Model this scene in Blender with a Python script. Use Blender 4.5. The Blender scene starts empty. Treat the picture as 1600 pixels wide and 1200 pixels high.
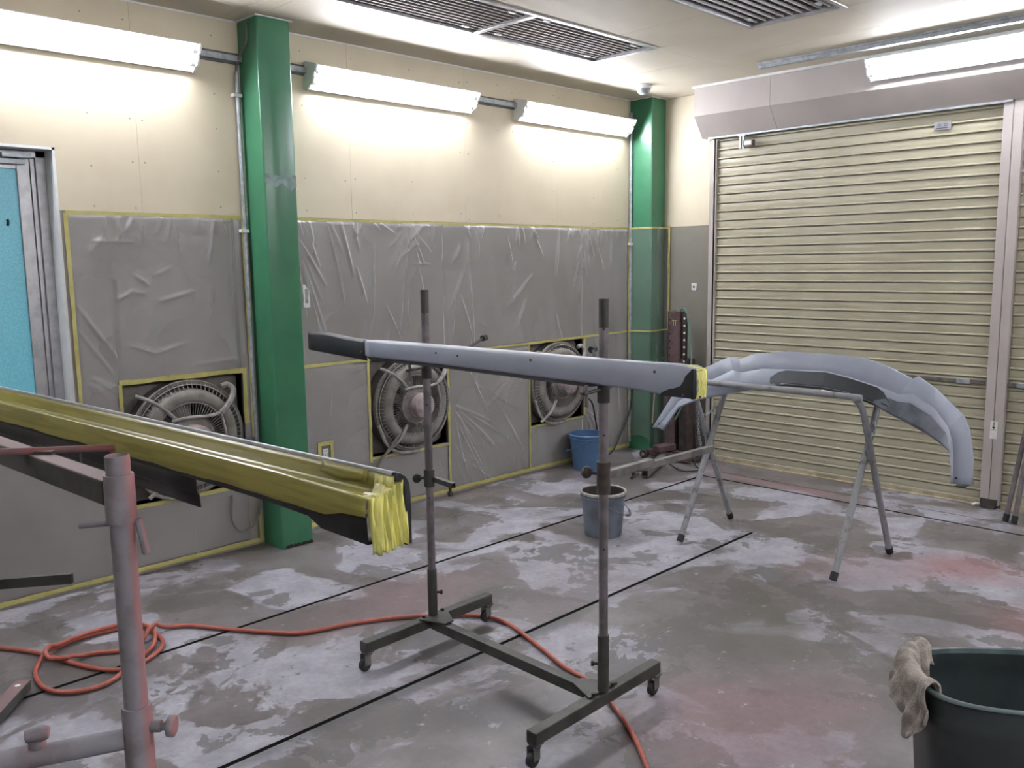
import bpy, math, random
import numpy as np
from mathutils import Vector, Matrix
random.seed(7)
PI = math.pi
scene = bpy.context.scene
col = scene.collection

# ------------------------------------------------------------------ camera
RT = Vector((0.70570, -0.70826, 0.0)).normalized()
FW = Vector((0.701693, 0.698996, -0.137953)).normalized()
RT = (RT - FW * RT.dot(FW)).normalized()
UP = RT.cross(FW).normalized()
ROLL = -0.0134
rt2 = RT * math.cos(ROLL) + UP * math.sin(ROLL)
up2 = -RT * math.sin(ROLL) + UP * math.cos(ROLL)
cam_d = bpy.data.cameras.new('camera')
cam = bpy.data.objects.new('camera', cam_d)
col.objects.link(cam)
m = Matrix.Identity(4)
for i in range(3):
    m[i][0] = rt2[i]; m[i][1] = up2[i]; m[i][2] = -FW[i]
m[0][3], m[1][3], m[2][3] = -5.95728, -4.37271, 1.55362
cam.matrix_world = m
cam_d.sensor_width = 36.0
cam_d.lens = 1361.72 / 1600 * 36.0
cam_d.clip_start = 0.05
scene.camera = cam

# ------------------------------------------------------------------ world, exposure
world = bpy.data.worlds.new('world'); scene.world = world; world.use_nodes = True
bg = world.node_tree.nodes['Background']
bg.inputs[0].default_value = (0.8, 0.85, 1.0, 1); bg.inputs[1].default_value = 0.05
vs = scene.view_settings
vs.view_transform = 'Standard'; vs.look = 'None'; vs.gamma = 1.0; vs.use_curve_mapping = False
vs.exposure = 1.45
TUBE_POWER = 26.0
H = 2.819

# ------------------------------------------------------------------ material helpers
def srgb(r, g, b):
    f = lambda c: (c / 255 / 12.92) if c / 255 <= 0.04045 else ((c / 255 + 0.055) / 1.055) ** 2.4
    return (f(r), f(g), f(b), 1.0)

class NT:
    def __init__(s, name):
        s.m = bpy.data.materials.new(name); s.m.use_nodes = True
        s.t = s.m.node_tree; s.n = s.t.nodes; s.l = s.t.links
        s.b = s.n['Principled BSDF']; s.out = s.n['Material Output']
        s.tc = s.n.new('ShaderNodeTexCoord')
    def link(s, a, b): s.l.new(a, b)
    def noise(s, scale, detail=4, rough=0.55, vec=None, dist=0.0):
        n = s.n.new('ShaderNodeTexNoise'); n.inputs['Scale'].default_value = scale
        n.inputs['Detail'].default_value = detail; n.inputs['Roughness'].default_value = rough
        n.inputs['Distortion'].default_value = dist
        s.link(vec or s.tc.outputs['Object'], n.inputs['Vector']); return n.outputs['Fac']
    def ramp(s, fac, a, b, ca=0.0, cb=1.0):
        n = s.n.new('ShaderNodeMapRange'); n.inputs[1].default_value = a; n.inputs[2].default_value = b
        n.inputs[3].default_value = ca; n.inputs[4].default_value = cb
        n.interpolation_type = 'SMOOTHSTEP'
        s.link(fac, n.inputs[0]); return n.outputs[0]
    def mix(s, fac, a, b):
        n = s.n.new('ShaderNodeMix'); n.data_type = 'RGBA'
        for sock, v in ((n.inputs[0], fac), (n.inputs[6], a), (n.inputs[7], b)):
            if isinstance(v, (tuple, float, int)): sock.default_value = v
            else: s.link(v, sock)
        return n.outputs[2]
    def math(s, op, a, b=None):
        n = s.n.new('ShaderNodeMath'); n.operation = op
        for sock, v in ((n.inputs[0], a), (n.inputs[1], b)):
            if v is None: continue
            if isinstance(v, (float, int)): sock.default_value = v
            else: s.link(v, sock)
        return n.outputs[0]
    def mapping(s, scale, loc=(0, 0, 0), rot=(0, 0, 0)):
        n = s.n.new('ShaderNodeMapping'); n.inputs['Scale'].default_value = scale
        n.inputs['Location'].default_value = loc; n.inputs['Rotation'].default_value = rot
        s.link(s.tc.outputs['Object'], n.inputs['Vector']); return n.outputs[0]
    def bump(s, h, strength=0.2, dist=0.01):
        n = s.n.new('ShaderNodeBump'); n.inputs['Strength'].default_value = strength
        n.inputs['Distance'].default_value = dist
        s.link(h, n.inputs['Height']); s.link(n.outputs[0], s.b.inputs['Normal'])
    def color(s, c):
        if isinstance(c, tuple): s.b.inputs['Base Color'].default_value = c
        else: s.link(c, s.b.inputs['Base Color'])
    def rough(s, v):
        if isinstance(v, float): s.b.inputs['Roughness'].default_value = v
        else: s.link(v, s.b.inputs['Roughness'])

def simple(name, c1, c2=None, rough=0.5, metal=0.0, scale=12, lo=0.4, hi=0.65, bump=0.0, bscale=80, spec=0.5):
    k = NT(name)
    if c2 is None: c2 = tuple(x * 0.8 for x in c1[:3]) + (1,)
    k.color(k.mix(k.ramp(k.noise(scale), lo, hi), c1, c2))
    k.b.inputs['Roughness'].default_value = rough; k.b.inputs['Metallic'].default_value = metal
    k.b.inputs['Specular IOR Level'].default_value = spec
    if bump: k.bump(k.noise(bscale, 3), bump, 0.004)
    return k.m

def emit(name, c, s):
    k = NT(name); k.color((0.9, 0.9, 0.9, 1))
    k.b.inputs['Emission Color'].default_value = c; k.b.inputs['Emission Strength'].default_value = s
    return k.m

M = {}
M['beige'] = simple('beige_wall_paint', srgb(207, 197, 174), srgb(201, 191, 168), 0.55, scale=2.5)
M['cream'] = simple('cream_ceiling_paint', srgb(206, 198, 182), srgb(200, 192, 176), 0.6, scale=2)
M['grey_wall'] = simple('grey_dado_paint', srgb(150, 144, 137), srgb(144, 138, 131), 0.6, scale=3)
M['grey_dado'] = simple('grey_dado_clean', srgb(128, 124, 114), srgb(123, 119, 110), 0.6, scale=3)
M['green'] = simple('green_gloss_paint', srgb(62, 122, 88), srgb(54, 110, 82), 0.26, scale=3, lo=.3, hi=.8)
M['green_patch'] = simple('bare_primer_patch', srgb(128, 152, 148), srgb(96, 132, 120), 0.35, scale=30)
M['dark_green'] = simple('chipped_dark', srgb(40, 34, 28), None, 0.7)
M['white'] = simple('white_enamel', srgb(225, 226, 226), srgb(215, 216, 218), 0.35)
M['tube'] = emit('fluorescent_glow', (0.91, 0.925, 1.0, 1), TUBE_POWER)
M['alu'] = simple('brushed_aluminium', srgb(176, 176, 178), srgb(160, 160, 164), 0.38, 0.55, scale=20)
M['galv'] = simple('galvanised_conduit', srgb(165, 170, 175), srgb(140, 146, 152), 0.4, 0.4, scale=25)
M['pinkgrey'] = simple('taupe_enamel', srgb(174, 167, 163), srgb(168, 161, 157), 0.42, scale=3)
M['slat'] = simple('khaki_shutter_enamel', srgb(176, 171, 150), srgb(170, 165, 144), 0.36, scale=5)
M['sill'] = simple('shutter_bottom_rail', srgb(178, 166, 142), srgb(150, 140, 120), 0.45)
M['black'] = simple('black_rubber', srgb(26, 26, 27), srgb(38, 37, 36), 0.6)
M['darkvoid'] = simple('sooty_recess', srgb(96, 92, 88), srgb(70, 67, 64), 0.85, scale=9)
M['dust'] = simple('dusty_grey_sheetmetal', srgb(122, 118, 112), srgb(104, 100, 95), 0.8, scale=14, bump=.2)
M['dustlight'] = simple('pale_dusty_enamel', srgb(150, 147, 144), srgb(126, 122, 118), 0.6, scale=20)
M['dustpink'] = simple('pink_dusted_cap', srgb(170, 155, 158), srgb(140, 128, 128), 0.7, scale=18)
M['dustmid'] = simple('dusty_fan_enamel', srgb(136, 132, 126), srgb(112, 108, 103), 0.8, scale=9, bump=.15)
M['tape'] = simple('yellow_masking_tape', srgb(186, 180, 112), srgb(174, 167, 98), 0.55, scale=18)
M['paper'] = None
M['primer'] = simple('grey_primer', srgb(150, 156, 170), srgb(144, 150, 164), 0.42, scale=5)
M['primer_dark'] = simple('dark_guide_coat', srgb(58, 61, 65), srgb(48, 51, 55), 0.45, scale=8)
M['blackplastic'] = simple('black_plastic', srgb(30, 31, 33), srgb(38, 39, 41), 0.42, scale=20)
M['dusty_steel'] = simple('overspray_steel', srgb(112, 108, 106), srgb(84, 80, 78), 0.55, 0.3, scale=16)
M['oldsteel'] = simple('old_dark_steel', srgb(70, 70, 66), srgb(56, 55, 52), 0.5, 0.3, scale=12)
M['teal_bin'] = simple('dark_teal_plastic', srgb(50, 58, 59), srgb(42, 50, 51), 0.5, scale=6)
M['rim_bin'] = simple('worn_bin_rim', srgb(104, 118, 120), srgb(80, 92, 94), 0.4)
M['bluebucket'] = simple('blue_plastic', srgb(84, 118, 158), srgb(78, 111, 150), 0.42)
M['greybucket'] = simple('paint_stained_plastic', srgb(108, 116, 128), srgb(88, 94, 104), 0.5, scale=9)
M['crust'] = simple('crusted_paint', srgb(172, 168, 164), srgb(120, 112, 104), 0.8, scale=22, bump=.4)
M['rust'] = simple('red_brown_frame_paint', srgb(96, 76, 77), srgb(76, 60, 60), 0.6, scale=14)
M['rustdark'] = simple('dark_brown_steel', srgb(52, 44, 42), srgb(70, 60, 56), 0.6, scale=14)
M['hosegreen'] = simple('sage_green_hose', srgb(92, 122, 114), None, 0.5)
M['hosered'] = simple('orange_red_hose', srgb(168, 88, 72), srgb(150, 78, 66), 0.45, scale=30)
M['towel'] = simple('dirty_towel', srgb(162, 154, 147), srgb(126, 117, 110), 0.95, scale=18, bump=.9, bscale=220)
M['groove'] = simple('groove_black', srgb(14, 13, 13), None, 0.9)
M['sticker'] = simple('white_sticker', srgb(225, 225, 220), None, 0.5)
M['ink'] = simple('black_ink', srgb(30, 30, 30), None, 0.5)
M['greysticker'] = simple('grey_metal_label', srgb(150, 150, 158), None, 0.35, 0.3)
M['filter'] = None

# trestle tubes: chipped whitish paint over dark steel
k = NT('chipped_pale_tube'); f = k.ramp(k.noise(16, 6, .7), .50, .72)
k.color(k.mix(f, srgb(134, 135, 139), srgb(84, 80, 78))); k.rough(0.45); M['trestle'] = k.m
# poles with faint purple dust
k = NT('dusty_purple_pole'); f = k.ramp(k.noise(7, 4), .42, .6)
k.color(k.mix(f, srgb(122, 114, 119), srgb(94, 90, 91))); k.rough(0.5); k.b.inputs['Metallic'].default_value = .25; M['pole'] = k.m
# post with red overspray on the side towards the spraying
k = NT('overspray_post')
g = k.n.new('ShaderNodeNewGeometry'); d = k.n.new('ShaderNodeVectorMath'); d.operation = 'DOT_PRODUCT'
k.link(g.outputs['Normal'], d.inputs[0]); d.inputs[1].default_value = (0.86, -0.5, 0.1)
f0 = k.math('ADD', d.outputs['Value'], k.math('MULTIPLY', k.noise(9, 4), .5))
base = k.mix(k.ramp(k.noise(14, 4), .4, .65), srgb(140, 138, 146), srgb(126, 119, 125))
k.color(k.mix(k.ramp(f0, .50, 1.15), base, srgb(158, 112, 113))); k.rough(0.7); k.bump(k.noise(160, 3), .15, .003); M['post'] = k.m
M['pinkrod'] = simple('pink_overspray_rod', srgb(136, 86, 84), srgb(118, 90, 92), 0.7, scale=10, bump=.2)
M['beam'] = None
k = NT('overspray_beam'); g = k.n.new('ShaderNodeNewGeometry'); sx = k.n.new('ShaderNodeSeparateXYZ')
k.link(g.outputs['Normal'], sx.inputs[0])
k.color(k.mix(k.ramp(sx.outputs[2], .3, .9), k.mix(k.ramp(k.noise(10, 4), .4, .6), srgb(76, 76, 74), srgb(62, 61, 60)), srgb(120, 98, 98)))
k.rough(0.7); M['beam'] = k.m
# yellow masking film/paper, semi gloss with strips
k = NT('yellow_masking_paper')
f = k.ramp(k.noise(1, 3, .5, k.mapping((30, 3, 60))), .45, .6)
k.color(k.mix(f, srgb(158, 152, 80), srgb(140, 134, 70))); k.rough(0.28)
k.bump(k.noise(1, 4, .5, k.mapping((60, 8, 90))), .12, .004); M['paper'] = k.m
k = NT('crumpled_masking_film')
f = k.ramp(k.noise(1, 3, .5, k.mapping((70, 70, 8))), .38, .58)
k.color(k.mix(f, srgb(226, 220, 126), srgb(186, 184, 108))); k.rough(0.35)
k.bump(k.noise(1, 4, .6, k.mapping((150, 150, 24))), .5, .006); M['paper2'] = k.m
# exhaust filter wool behind the ceiling bars
k = NT('filter_wool'); v = k.noise(1, 4, .6, k.mapping((46, 20, 20)))
k.color(k.mix(k.ramp(v, .4, .62), srgb(180, 178, 180), srgb(84, 82, 88))); k.rough(0.95); k.bump(v, 1.0, .03); M['filter'] = k.m
# wire glass
k = NT('turquoise_wired_glass')
k.color(k.mix(k.ramp(k.noise(120, 2), .35, .65), srgb(104, 178, 196), srgb(88, 164, 182))); k.rough(0.3)
k.b.inputs['Emission Color'].default_value = (0.16, 0.42, 0.52, 1); k.b.inputs['Emission Strength'].default_value = .10   # daylight behind the frosted pane
k.bump(k.noise(180, 2), .25, .004); M['glass'] = k.m
# thin polyethylene film: more opaque when seen edge-on
def film_mat(name, base, edge, gloss):
    k = NT(name)
    lw = k.n.new('ShaderNodeLayerWeight'); lw.inputs['Blend'].default_value = 0.5
    tr = k.n.new('ShaderNodeBsdfTransparent'); tr.inputs[0].default_value = (0.95, 0.95, 0.95, 1)
    mx = k.n.new('ShaderNodeMixShader')
    f = k.ramp(lw.outputs['Facing'], .30, .95, base, edge)
    f2 = k.math('ADD', f, k.math('MULTIPLY', k.math('SUBTRACT', k.noise(1.6, 2), .5), .12))
    k.link(f2, mx.inputs[0]); k.link(tr.outputs[0], mx.inputs[1]); k.link(k.b.outputs[0], mx.inputs[2])
    k.color((0.58, 0.575, 0.585, 1)); k.rough(gloss); k.b.inputs['Specular IOR Level'].default_value = .8
    k.bump(k.noise(14, 4, .5, None, .6), .35, .02)
    k.link(mx.outputs[0], k.out.inputs['Surface'])
    return k.m
M['film_thin'] = film_mat('thin_column_film', .17, .62, .30)
M['film'] = film_mat('thin_masking_film', .34, .95, .30)

# stained concrete floor
k = NT('stained_concrete')
P_ = k.tc.outputs['Object']
sep = k.n.new('ShaderNodeSeparateXYZ'); k.link(P_, sep.inputs[0])
wob = k.noise(1.7, 5, .6, None, .5)
big = k.noise(1.5, 6, .6, None, .45)
patch = k.ramp(big, .485, .515)
patch2 = k.ramp(k.noise(2.6, 6, .65, k.mapping((1, 1, 1), (7, 3, 0)), .3), .535, .56)
fine = k.noise(34, 5, .7)
c = k.mix(k.ramp(k.noise(5, 4), .3, .7), srgb(104, 98, 97), srgb(122, 116, 118))
c = k.mix(patch, c, k.mix(k.ramp(k.noise(7, 5), .35, .65), srgb(158, 156, 164), srgb(140, 138, 146)))
c = k.mix(k.math('MULTIPLY', patch2, .75), c, srgb(92, 88, 85))
# greasy olive-dark drifts
c = k.mix(k.math('MULTIPLY', k.ramp(k.noise(.8, 5, .6, k.mapping((1, 1.6, 1), (2, 9, 0))), .54, .66), .6), c, srgb(88, 86, 80))
# dark small spots
c = k.mix(k.math('MULTIPLY', k.ramp(k.noise(5.5, 3, .5, k.mapping((1, 1, 1), (4, 1, 0))), .67, .70), .6), c, srgb(82, 75, 74))
def blob(cx, cy, rx, ry, rot=0.0):
    mp = k.n.new('ShaderNodeMapping'); mp.vector_type = 'TEXTURE'
    mp.inputs['Location'].default_value = (cx, cy, 0); mp.inputs['Rotation'].default_value = (0, 0, rot)
    mp.inputs['Scale'].default_value = (rx, ry, 1)
    k.link(P_, mp.inputs['Vector'])
    ln = k.n.new('ShaderNodeVectorMath'); ln.operation = 'LENGTH'
    sp = k.n.new('ShaderNodeSeparateXYZ'); k.link(mp.outputs[0], sp.inputs[0])
    cb = k.n.new('ShaderNodeCombineXYZ'); k.link(sp.outputs[0], cb.inputs[0]); k.link(sp.outputs[1], cb.inputs[1])
    k.link(cb.outputs[0], ln.inputs[0])
    w = k.math('ADD', ln.outputs['Value'], k.math('MULTIPLY', k.math('SUBTRACT', wob, .5), 1.6))
    return k.ramp(w, .25, 1.1, 1.0, 0.0)
for cx, cy, rx, ry, rot, cc, amt in (
        (-3.56, -1.25, .55, .30, 0, srgb(136, 116, 120), .6), (-3.95, -1.15, .45, .22, 0, srgb(106, 93, 92), .6),
        (-.50, -1.6, .10, .65, 0, srgb(146, 114, 120), .6), (-1.38, -2.98, .30, .34, .3, srgb(140, 96, 95), .7),
        (-1.75, -2.6, .42, .38, 0, srgb(134, 116, 119), .5), (-3.45, -3.0, .55, .5, 0, srgb(134, 108, 112), .6),
        (-2.9, -1.75, .55, .4, 0, srgb(126, 116, 122), .4), (-1.9, -3.45, .3, .3, 0, srgb(136, 100, 98), .5),
        (-2.75, -2.65, .5, .28, .5, srgb(90, 88, 82), .7), (-4.0, -2.3, .5, .16, -.6, srgb(72, 70, 71), .75),
        (-2.2, -3.1, .5, .3, 0, srgb(92, 88, 85), .6), (-.85, -.6, .7, .3, 0, srgb(82, 77, 74), .7),
        (-4.9, -1.1, .35, .2, 0, srgb(96, 94, 95), .5), (-3.9, -1.95, 1.6, .06, 0, srgb(80, 79, 80), .75)):
    c = k.mix(k.math('MULTIPLY', blob(cx, cy, rx, ry, rot), amt), c, cc)
# white flakes and scuffs
flk = k.ramp(k.noise(13, 6, .75, k.mapping((1, 1, 1), (0, 5, 0))), .60, .68)
flm = k.ramp(k.noise(1.6, 3, .5, k.mapping((1, 1, 1), (11, 2, 0))), .42, .56)
c = k.mix(k.math('MULTIPLY', k.math('MULTIPLY', flk, flm), .75), c, srgb(176, 176, 184))
c = k.mix(k.math('MULTIPLY', k.ramp(fine, .35, .7), .22), c, srgb(78, 75, 77))
k.color(c)
k.rough(k.ramp(patch, 0, 1, .33, .62))
k.b.inputs['Specular IOR Level'].default_value = .35
k.bump(k.math('ADD', k.math('MULTIPLY', fine, .4), patch), .18, .004)
M['floor'] = k.m

# ------------------------------------------------------------------ mesh helpers
class MB:
    def __init__(s): s.v = []; s.f = []; s.mi = []
    def add(s, vs_, fs, mi=0):
        o = len(s.v); s.v += [tuple(p) for p in vs_]; s.f += [tuple(i + o for i in q) for q in fs]; s.mi += [mi] * len(fs)
    def box(s, lo, hi, mi=0):
        x0, y0, z0 = lo; x1, y1, z1 = hi
        s.add([(x0, y0, z0), (x1, y0, z0), (x1, y1, z0), (x0, y1, z0), (x0, y0, z1), (x1, y0, z1), (x1, y1, z1), (x0, y1, z1)],
              [(0, 3, 2, 1), (4, 5, 6, 7), (0, 1, 5, 4), (1, 2, 6, 5), (2, 3, 7, 6), (3, 0, 4, 7)], mi)
    def beam(s, p0, p1, w, h, up=(0, 0, 1), mi=0, hollow=False):
        p0 = Vector(p0); p1 = Vector(p1); d = (p1 - p0).normalized(); u = Vector(up)
        a = d.cross(u).normalized(); u = a.cross(d).normalized()
        c = [(-1, -1), (1, -1), (1, 1), (-1, 1)]
        vs_ = [p + a * (i * w / 2) + u * (j * h / 2) for p in (p0, p1) for i, j in c]
        if not hollow:
            s.add(vs_, [(0, 1, 2, 3), (7, 6, 5, 4), (0, 4, 5, 1), (1, 5, 6, 2), (2, 6, 7, 3), (3, 7, 4, 0)], mi)
        else:
            t = hollow; w2, h2 = w / 2 - t, h / 2 - t; dep = min(.05, (p1 - p0).length * .4)
            vs_ += [p + a * (i * w2) + u * (j * h2) for p in (p0, p1) for i, j in c]
            vs_ += [p + a * (i * w2) + u * (j * h2) for p in (p0 + d * dep, p1 - d * dep) for i, j in c]
            fs = [(0, 4, 5, 1), (1, 5, 6, 2), (2, 6, 7, 3), (3, 7, 4, 0)]
            for k_ in range(4):
                n = (k_ + 1) % 4
                fs += [(k_, n, 8 + n, 8 + k_), (4 + n, 4 + k_, 12 + k_, 12 + n), (8 + k_, 8 + n, 16 + n, 16 + k_), (12 + n, 12 + k_, 20 + k_, 20 + n)]
            fs += [(16, 17, 18, 19), (23, 22, 21, 20)]
            s.add(vs_, fs, mi)
    def tube(s, pts, r, n=10, closed=False, cap=True, mi=0):
        pts = [Vector(p) for p in pts]; N = len(pts)
        rr = r if isinstance(r, (list, tuple)) else [r] * N
        o = len(s.v); u = None
        for i, p in enumerate(pts):
            if closed: d = pts[(i + 1) % N] - pts[i - 1]
            else: d = pts[min(i + 1, N - 1)] - pts[max(i - 1, 0)]
            d.normalize()
            if u is None: u = d.orthogonal().normalized()
            else: u = (u - d * u.dot(d)).normalized()
            w = d.cross(u)
            for j in range(n):
                a = 2 * PI * j / n
                s.v.append(tuple(p + (u * math.cos(a) + w * math.sin(a)) * rr[i]))
        for i in range(N if closed else N - 1):
            for j in range(n):
                a, b = o + i * n, o + ((i + 1) % N) * n
                s.f.append((a + j, a + (j + 1) % n, b + (j + 1) % n, b + j)); s.mi.append(mi)
        if cap and not closed:
            s.f.append(tuple(o + j for j in reversed(range(n)))); s.mi.append(mi)
            s.f.append(tuple(o + (N - 1) * n + j for j in range(n))); s.mi.append(mi)
    def lathe(s, prof, c=(0, 0, 0), axis='z', n=24, mi=0):
        o = len(s.v)
        for r, t in prof:
            for j in range(n):
                a = 2 * PI * j / n; x, y = r * math.cos(a), r * math.sin(a)
                if axis == 'z': p = (x, y, t)
                elif axis == 'y': p = (x, t, y)
                else: p = (t, x, y)
                s.v.append((p[0] + c[0], p[1] + c[1], p[2] + c[2]))
        for i in range(len(prof) - 1):
            for j in range(n):
                s.f.append((o + i * n + j, o + i * n + (j + 1) % n, o + (i + 1) * n + (j + 1) % n, o + (i + 1) * n + j)); s.mi.append(mi)
    def prism(s, poly, fn, t0, t1, mi=0):
        n = len(poly); vs_ = [fn(a, b, t) for t in (t0, t1) for a, b in poly]
        fs = [tuple(range(n)), tuple(reversed(range(n, 2 * n)))] + [(i, i + n, (i + 1) % n + n, (i + 1) % n) for i in range(n)]
        s.add(vs_, fs, mi)
    def loft(s, rows, mi=0, close=False):
        o = len(s.v); n = len(rows[0])
        for r in rows: s.v += [tuple(p) for p in r]
        for i in range(len(rows) - 1):
            for j in range(n if close else n - 1):
                jj = (j + 1) % n
                s.f.append((o + i * n + j, o + i * n + jj, o + (i + 1) * n + jj, o + (i + 1) * n + j)); s.mi.append(mi)

def build(name, mb, mat, parent=None, root=None, smooth=35, bevel=0, solid=0):
    """link ONE mesh object; vertices come in world space, the root empty gives the origin"""
    off = Vector((0, 0, 0))
    r = root
    if r is not None: off = Vector(r.location)
    me = bpy.data.meshes.new(name)
    me.from_pydata([(p[0] - off.x, p[1] - off.y, p[2] - off.z) for p in mb.v], [], mb.f)
    mats = mat if isinstance(mat, (list, tuple)) else [mat]
    for q in mats: me.materials.append(q)
    if len(mats) > 1: me.polygons.foreach_set('material_index', mb.mi)
    import bmesh
    bm = bmesh.new(); bm.from_mesh(me); bmesh.ops.recalc_face_normals(bm, faces=bm.faces); bm.to_mesh(me); bm.free()
    if smooth:
        me.polygons.foreach_set('use_smooth', [True] * len(me.polygons)); me.set_sharp_from_angle(angle=math.radians(smooth))
    o = bpy.data.objects.new(name, me); col.objects.link(o)
    if solid:
        md = o.modifiers.new('solid', 'SOLIDIFY'); md.thickness = solid; md.offset = 0
    if bevel:
        md = o.modifiers.new('bevel', 'BEVEL'); md.width = bevel; md.segments = 2; md.limit_method = 'ANGLE'
    if parent is not None:
        o.parent = parent
    return o

def thing(name, label, cat, loc, group=None):
    o = bpy.data.objects.new(name, None); col.objects.link(o); o.location = loc; o.empty_display_size = .1
    o['label'] = label; o['category'] = cat
    if group: o['group'] = group
    return o
def part(name, mb, mat, root, under=None, **kw):
    return build(name, mb, mat, under or root, root, **kw)
def single(name, mb, mat, label, cat, group=None, **kw):
    # a thing that is one mesh; origin at its lowest middle
    xs = [p[0] for p in mb.v]; ys = [p[1] for p in mb.v]; zs = [p[2] for p in mb.v]
    c = Vector(((min(xs) + max(xs)) / 2, (min(ys) + max(ys)) / 2, min(zs)))
    mb.v = [(p[0] - c.x, p[1] - c.y, p[2] - c.z) for p in mb.v]
    o = build(name, mb, mat, **kw); o.location = c
    o['label'] = label; o['category'] = cat
    if group: o['group'] = group
    return o
def struct(name, mb, mat, parent=None, **kw):
    o = build(name, mb, mat, parent, **kw)
    if parent is None: o['kind'] = 'structure'
    return o
def copy_tree(o, parent=None):
    c = o.copy(); col.objects.link(c)
    if parent: c.parent = parent
    for ch in list(o.children): copy_tree(ch, c)
    return c
def smoothpts(pts, k_=4):
    P = [Vector(p) for p in pts]; out = []
    for i in range(len(P) - 1):
        a = P[max(i - 1, 0)]; b = P[i]; c_ = P[i + 1]; d = P[min(i + 2, len(P) - 1)]
        for j in range(k_):
            t = j / k_
            out.append(.5 * ((2 * b) + (c_ - a) * t + (2 * a - 5 * b + 4 * c_ - d) * t * t + (3 * b - a - 3 * c_ + d) * t ** 3))
    out.append(P[-1]); return out

# ------------------------------------------------------------------ room shell
XL, YF = -8.0, -5.8      # far ends of the room, behind the camera
OPEN = [(-4.304, -3.655, .364, .985), (-2.82, -2.19, .365, .970), (-1.395, -.788, .358, .962)]
GW = .010
# floor: slabs with real slots
xs = sorted([XL, -5.121, -1.565, -.602 - GW, -.602 + GW, -.425, -.415, 0.05])
ys = sorted([YF, -1.927 - GW, -1.927 + GW, -.979 - GW, -.979 + GW, 0.02])
mb = MB()
def slot(xc, yc):
    if abs(yc + 1.927) < GW and xc < -1.565: return True
    if abs(yc + .979) < GW and -5.121 < xc < -.602 + GW: return True
    if abs(xc + .602) < GW + .001 and yc < -.979 + GW: return True
    if abs(xc + .42) < .005 and yc < -.979 - GW: return 2
    return False
cells = {}
for i in range(len(xs) - 1):
    for j in range(len(ys) - 1):
        q = slot((xs[i] + xs[i + 1]) / 2, (ys[j] + ys[j + 1]) / 2)
        cells[i, j] = -.05 if q is True else (-.012 if q == 2 else 0.0)
for (i, j), z in cells.items():
    x0, x1, y0, y1 = xs[i], xs[i + 1], ys[j], ys[j + 1]
    mb.add([(x0, y0, z), (x1, y0, z), (x1, y1, z), (x0, y1, z)], [(0, 1, 2, 3)], 1 if z < -.02 else 0)
    for (di, dj, a, b) in ((1, 0, (x1, y0), (x1, y1)), (0, 1, (x0, y1), (x1, y1))):
        zz = cells.get((i + di, j + dj))
        if zz is not None and zz != z:
            mb.add([(a[0], a[1], z), (b[0], b[1], z), (b[0], b[1], zz), (a[0], a[1], zz)], [(0, 1, 2, 3)], 1 if min(z, zz) < -.02 else 0)
struct('floor', mb, [M['floor'], M['groove']], smooth=0)

# ceiling: boards with thin joints, openings for the two grilles
VA = (-3.55, -1.448, -1.165, -.655); VB = (-3.55, -1.443, -2.320, -1.765)
cx = [XL, -5.49, -4.58, -3.67, VA[0], -2.81, -1.86, -1.445, -.945, 0.0]
cy = [YF, -4.4, -3.3, VB[2], VB[3], VA[2], VA[3], 0.0]
ceil = struct('ceiling', (lambda b: (b.box((XL, YF, H + .10), (.05, .05, H + .12)), b)[1])(MB()), M['cream'])
for i in range(len(cx) - 1):
    for j in range(len(cy) - 1):
        x0, x1, y0, y1 = cx[i], cx[i + 1], cy[j], cy[j + 1]; xm, ym = (x0 + x1) / 2, (y0 + y1) / 2
        if any(v[0] < xm < v[1] and v[2] < ym < v[3] for v in (VA, VB)): continue
        b = MB(); g_ = .0012; b.box((x0 + g_, y0 + (g_ if j % 2 else 0), H), (x1 - g_, y1, H + .012))
        struct('panel', b, M['cream'], ceil, smooth=0)

# fan wall (y = 0): backing with openings, boards proud of it
DX = -4.517   # door reveal
def holes_backing(mb, y0, y1):
    def bx(x0, x1, z0, z1): mb.box((x0, y0, z0), (x1, y1, z1))
    bx(DX, 0.15, 1.82, H + .1); bx(XL, DX, 2.105, H + .1); bx(XL, -5.45, 0, 2.105)
    prev = DX
    for a, b_, c_, d_ in OPEN:
        bx(prev, a, 0, 1.82); bx(a, b_, 0, c_); bx(a, b_, d_, 1.82); prev = b_
    bx(prev, 0.15, 0, 1.82)
mb = MB(); holes_backing(mb, .012, .10)
wl = struct('wall_left', mb, M['grey_wall'], smooth=0)
g_ = .0006
seams = [XL, -6.8, -5.9, -5.0, -4.134, -3.47, -2.891, -1.983, -1.075, -.22, 0.0]
for i in range(len(seams) - 1):
    x0, x1 = seams[i] + g_, seams[i + 1] - g_
    zb = 2.105 if x1 < DX + .05 else 1.821
    if x0 < DX < x1:
        b = MB(); b.box((x0, 0, 2.105), (DX, .012, H)); b.box((DX, 0, 1.821), (x1, .012, H)); 
    else:
        b = MB(); b.box((x0, 0, zb), (x1, .012, H))
    struct('panel', b, M['beige'], wl, smooth=0)
lows = [DX, -4.304, -3.655, -2.82, -2.19, -1.395, -.788, 0.0]
g_ = .0002
for i in range(len(lows) - 1):
    x0, x1 = lows[i] + g_, lows[i + 1] - g_
    hole = [o for o in OPEN if abs(o[0] - lows[i]) < .01]
    if hole:
        o = hole[0]
        for z0, z1 in ((0, o[2]), (o[3], 1.819)):
            b = MB(); b.box((x0, 0, z0), (x1, .012, z1)); struct('panel', b, M['grey_wall'], wl, smooth=0)
    else:
        b = MB(); b.box((x0, 0, 0), (x1, .012, 1.819)); struct('panel', b, M['grey_wall'], wl, smooth=0)
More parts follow.
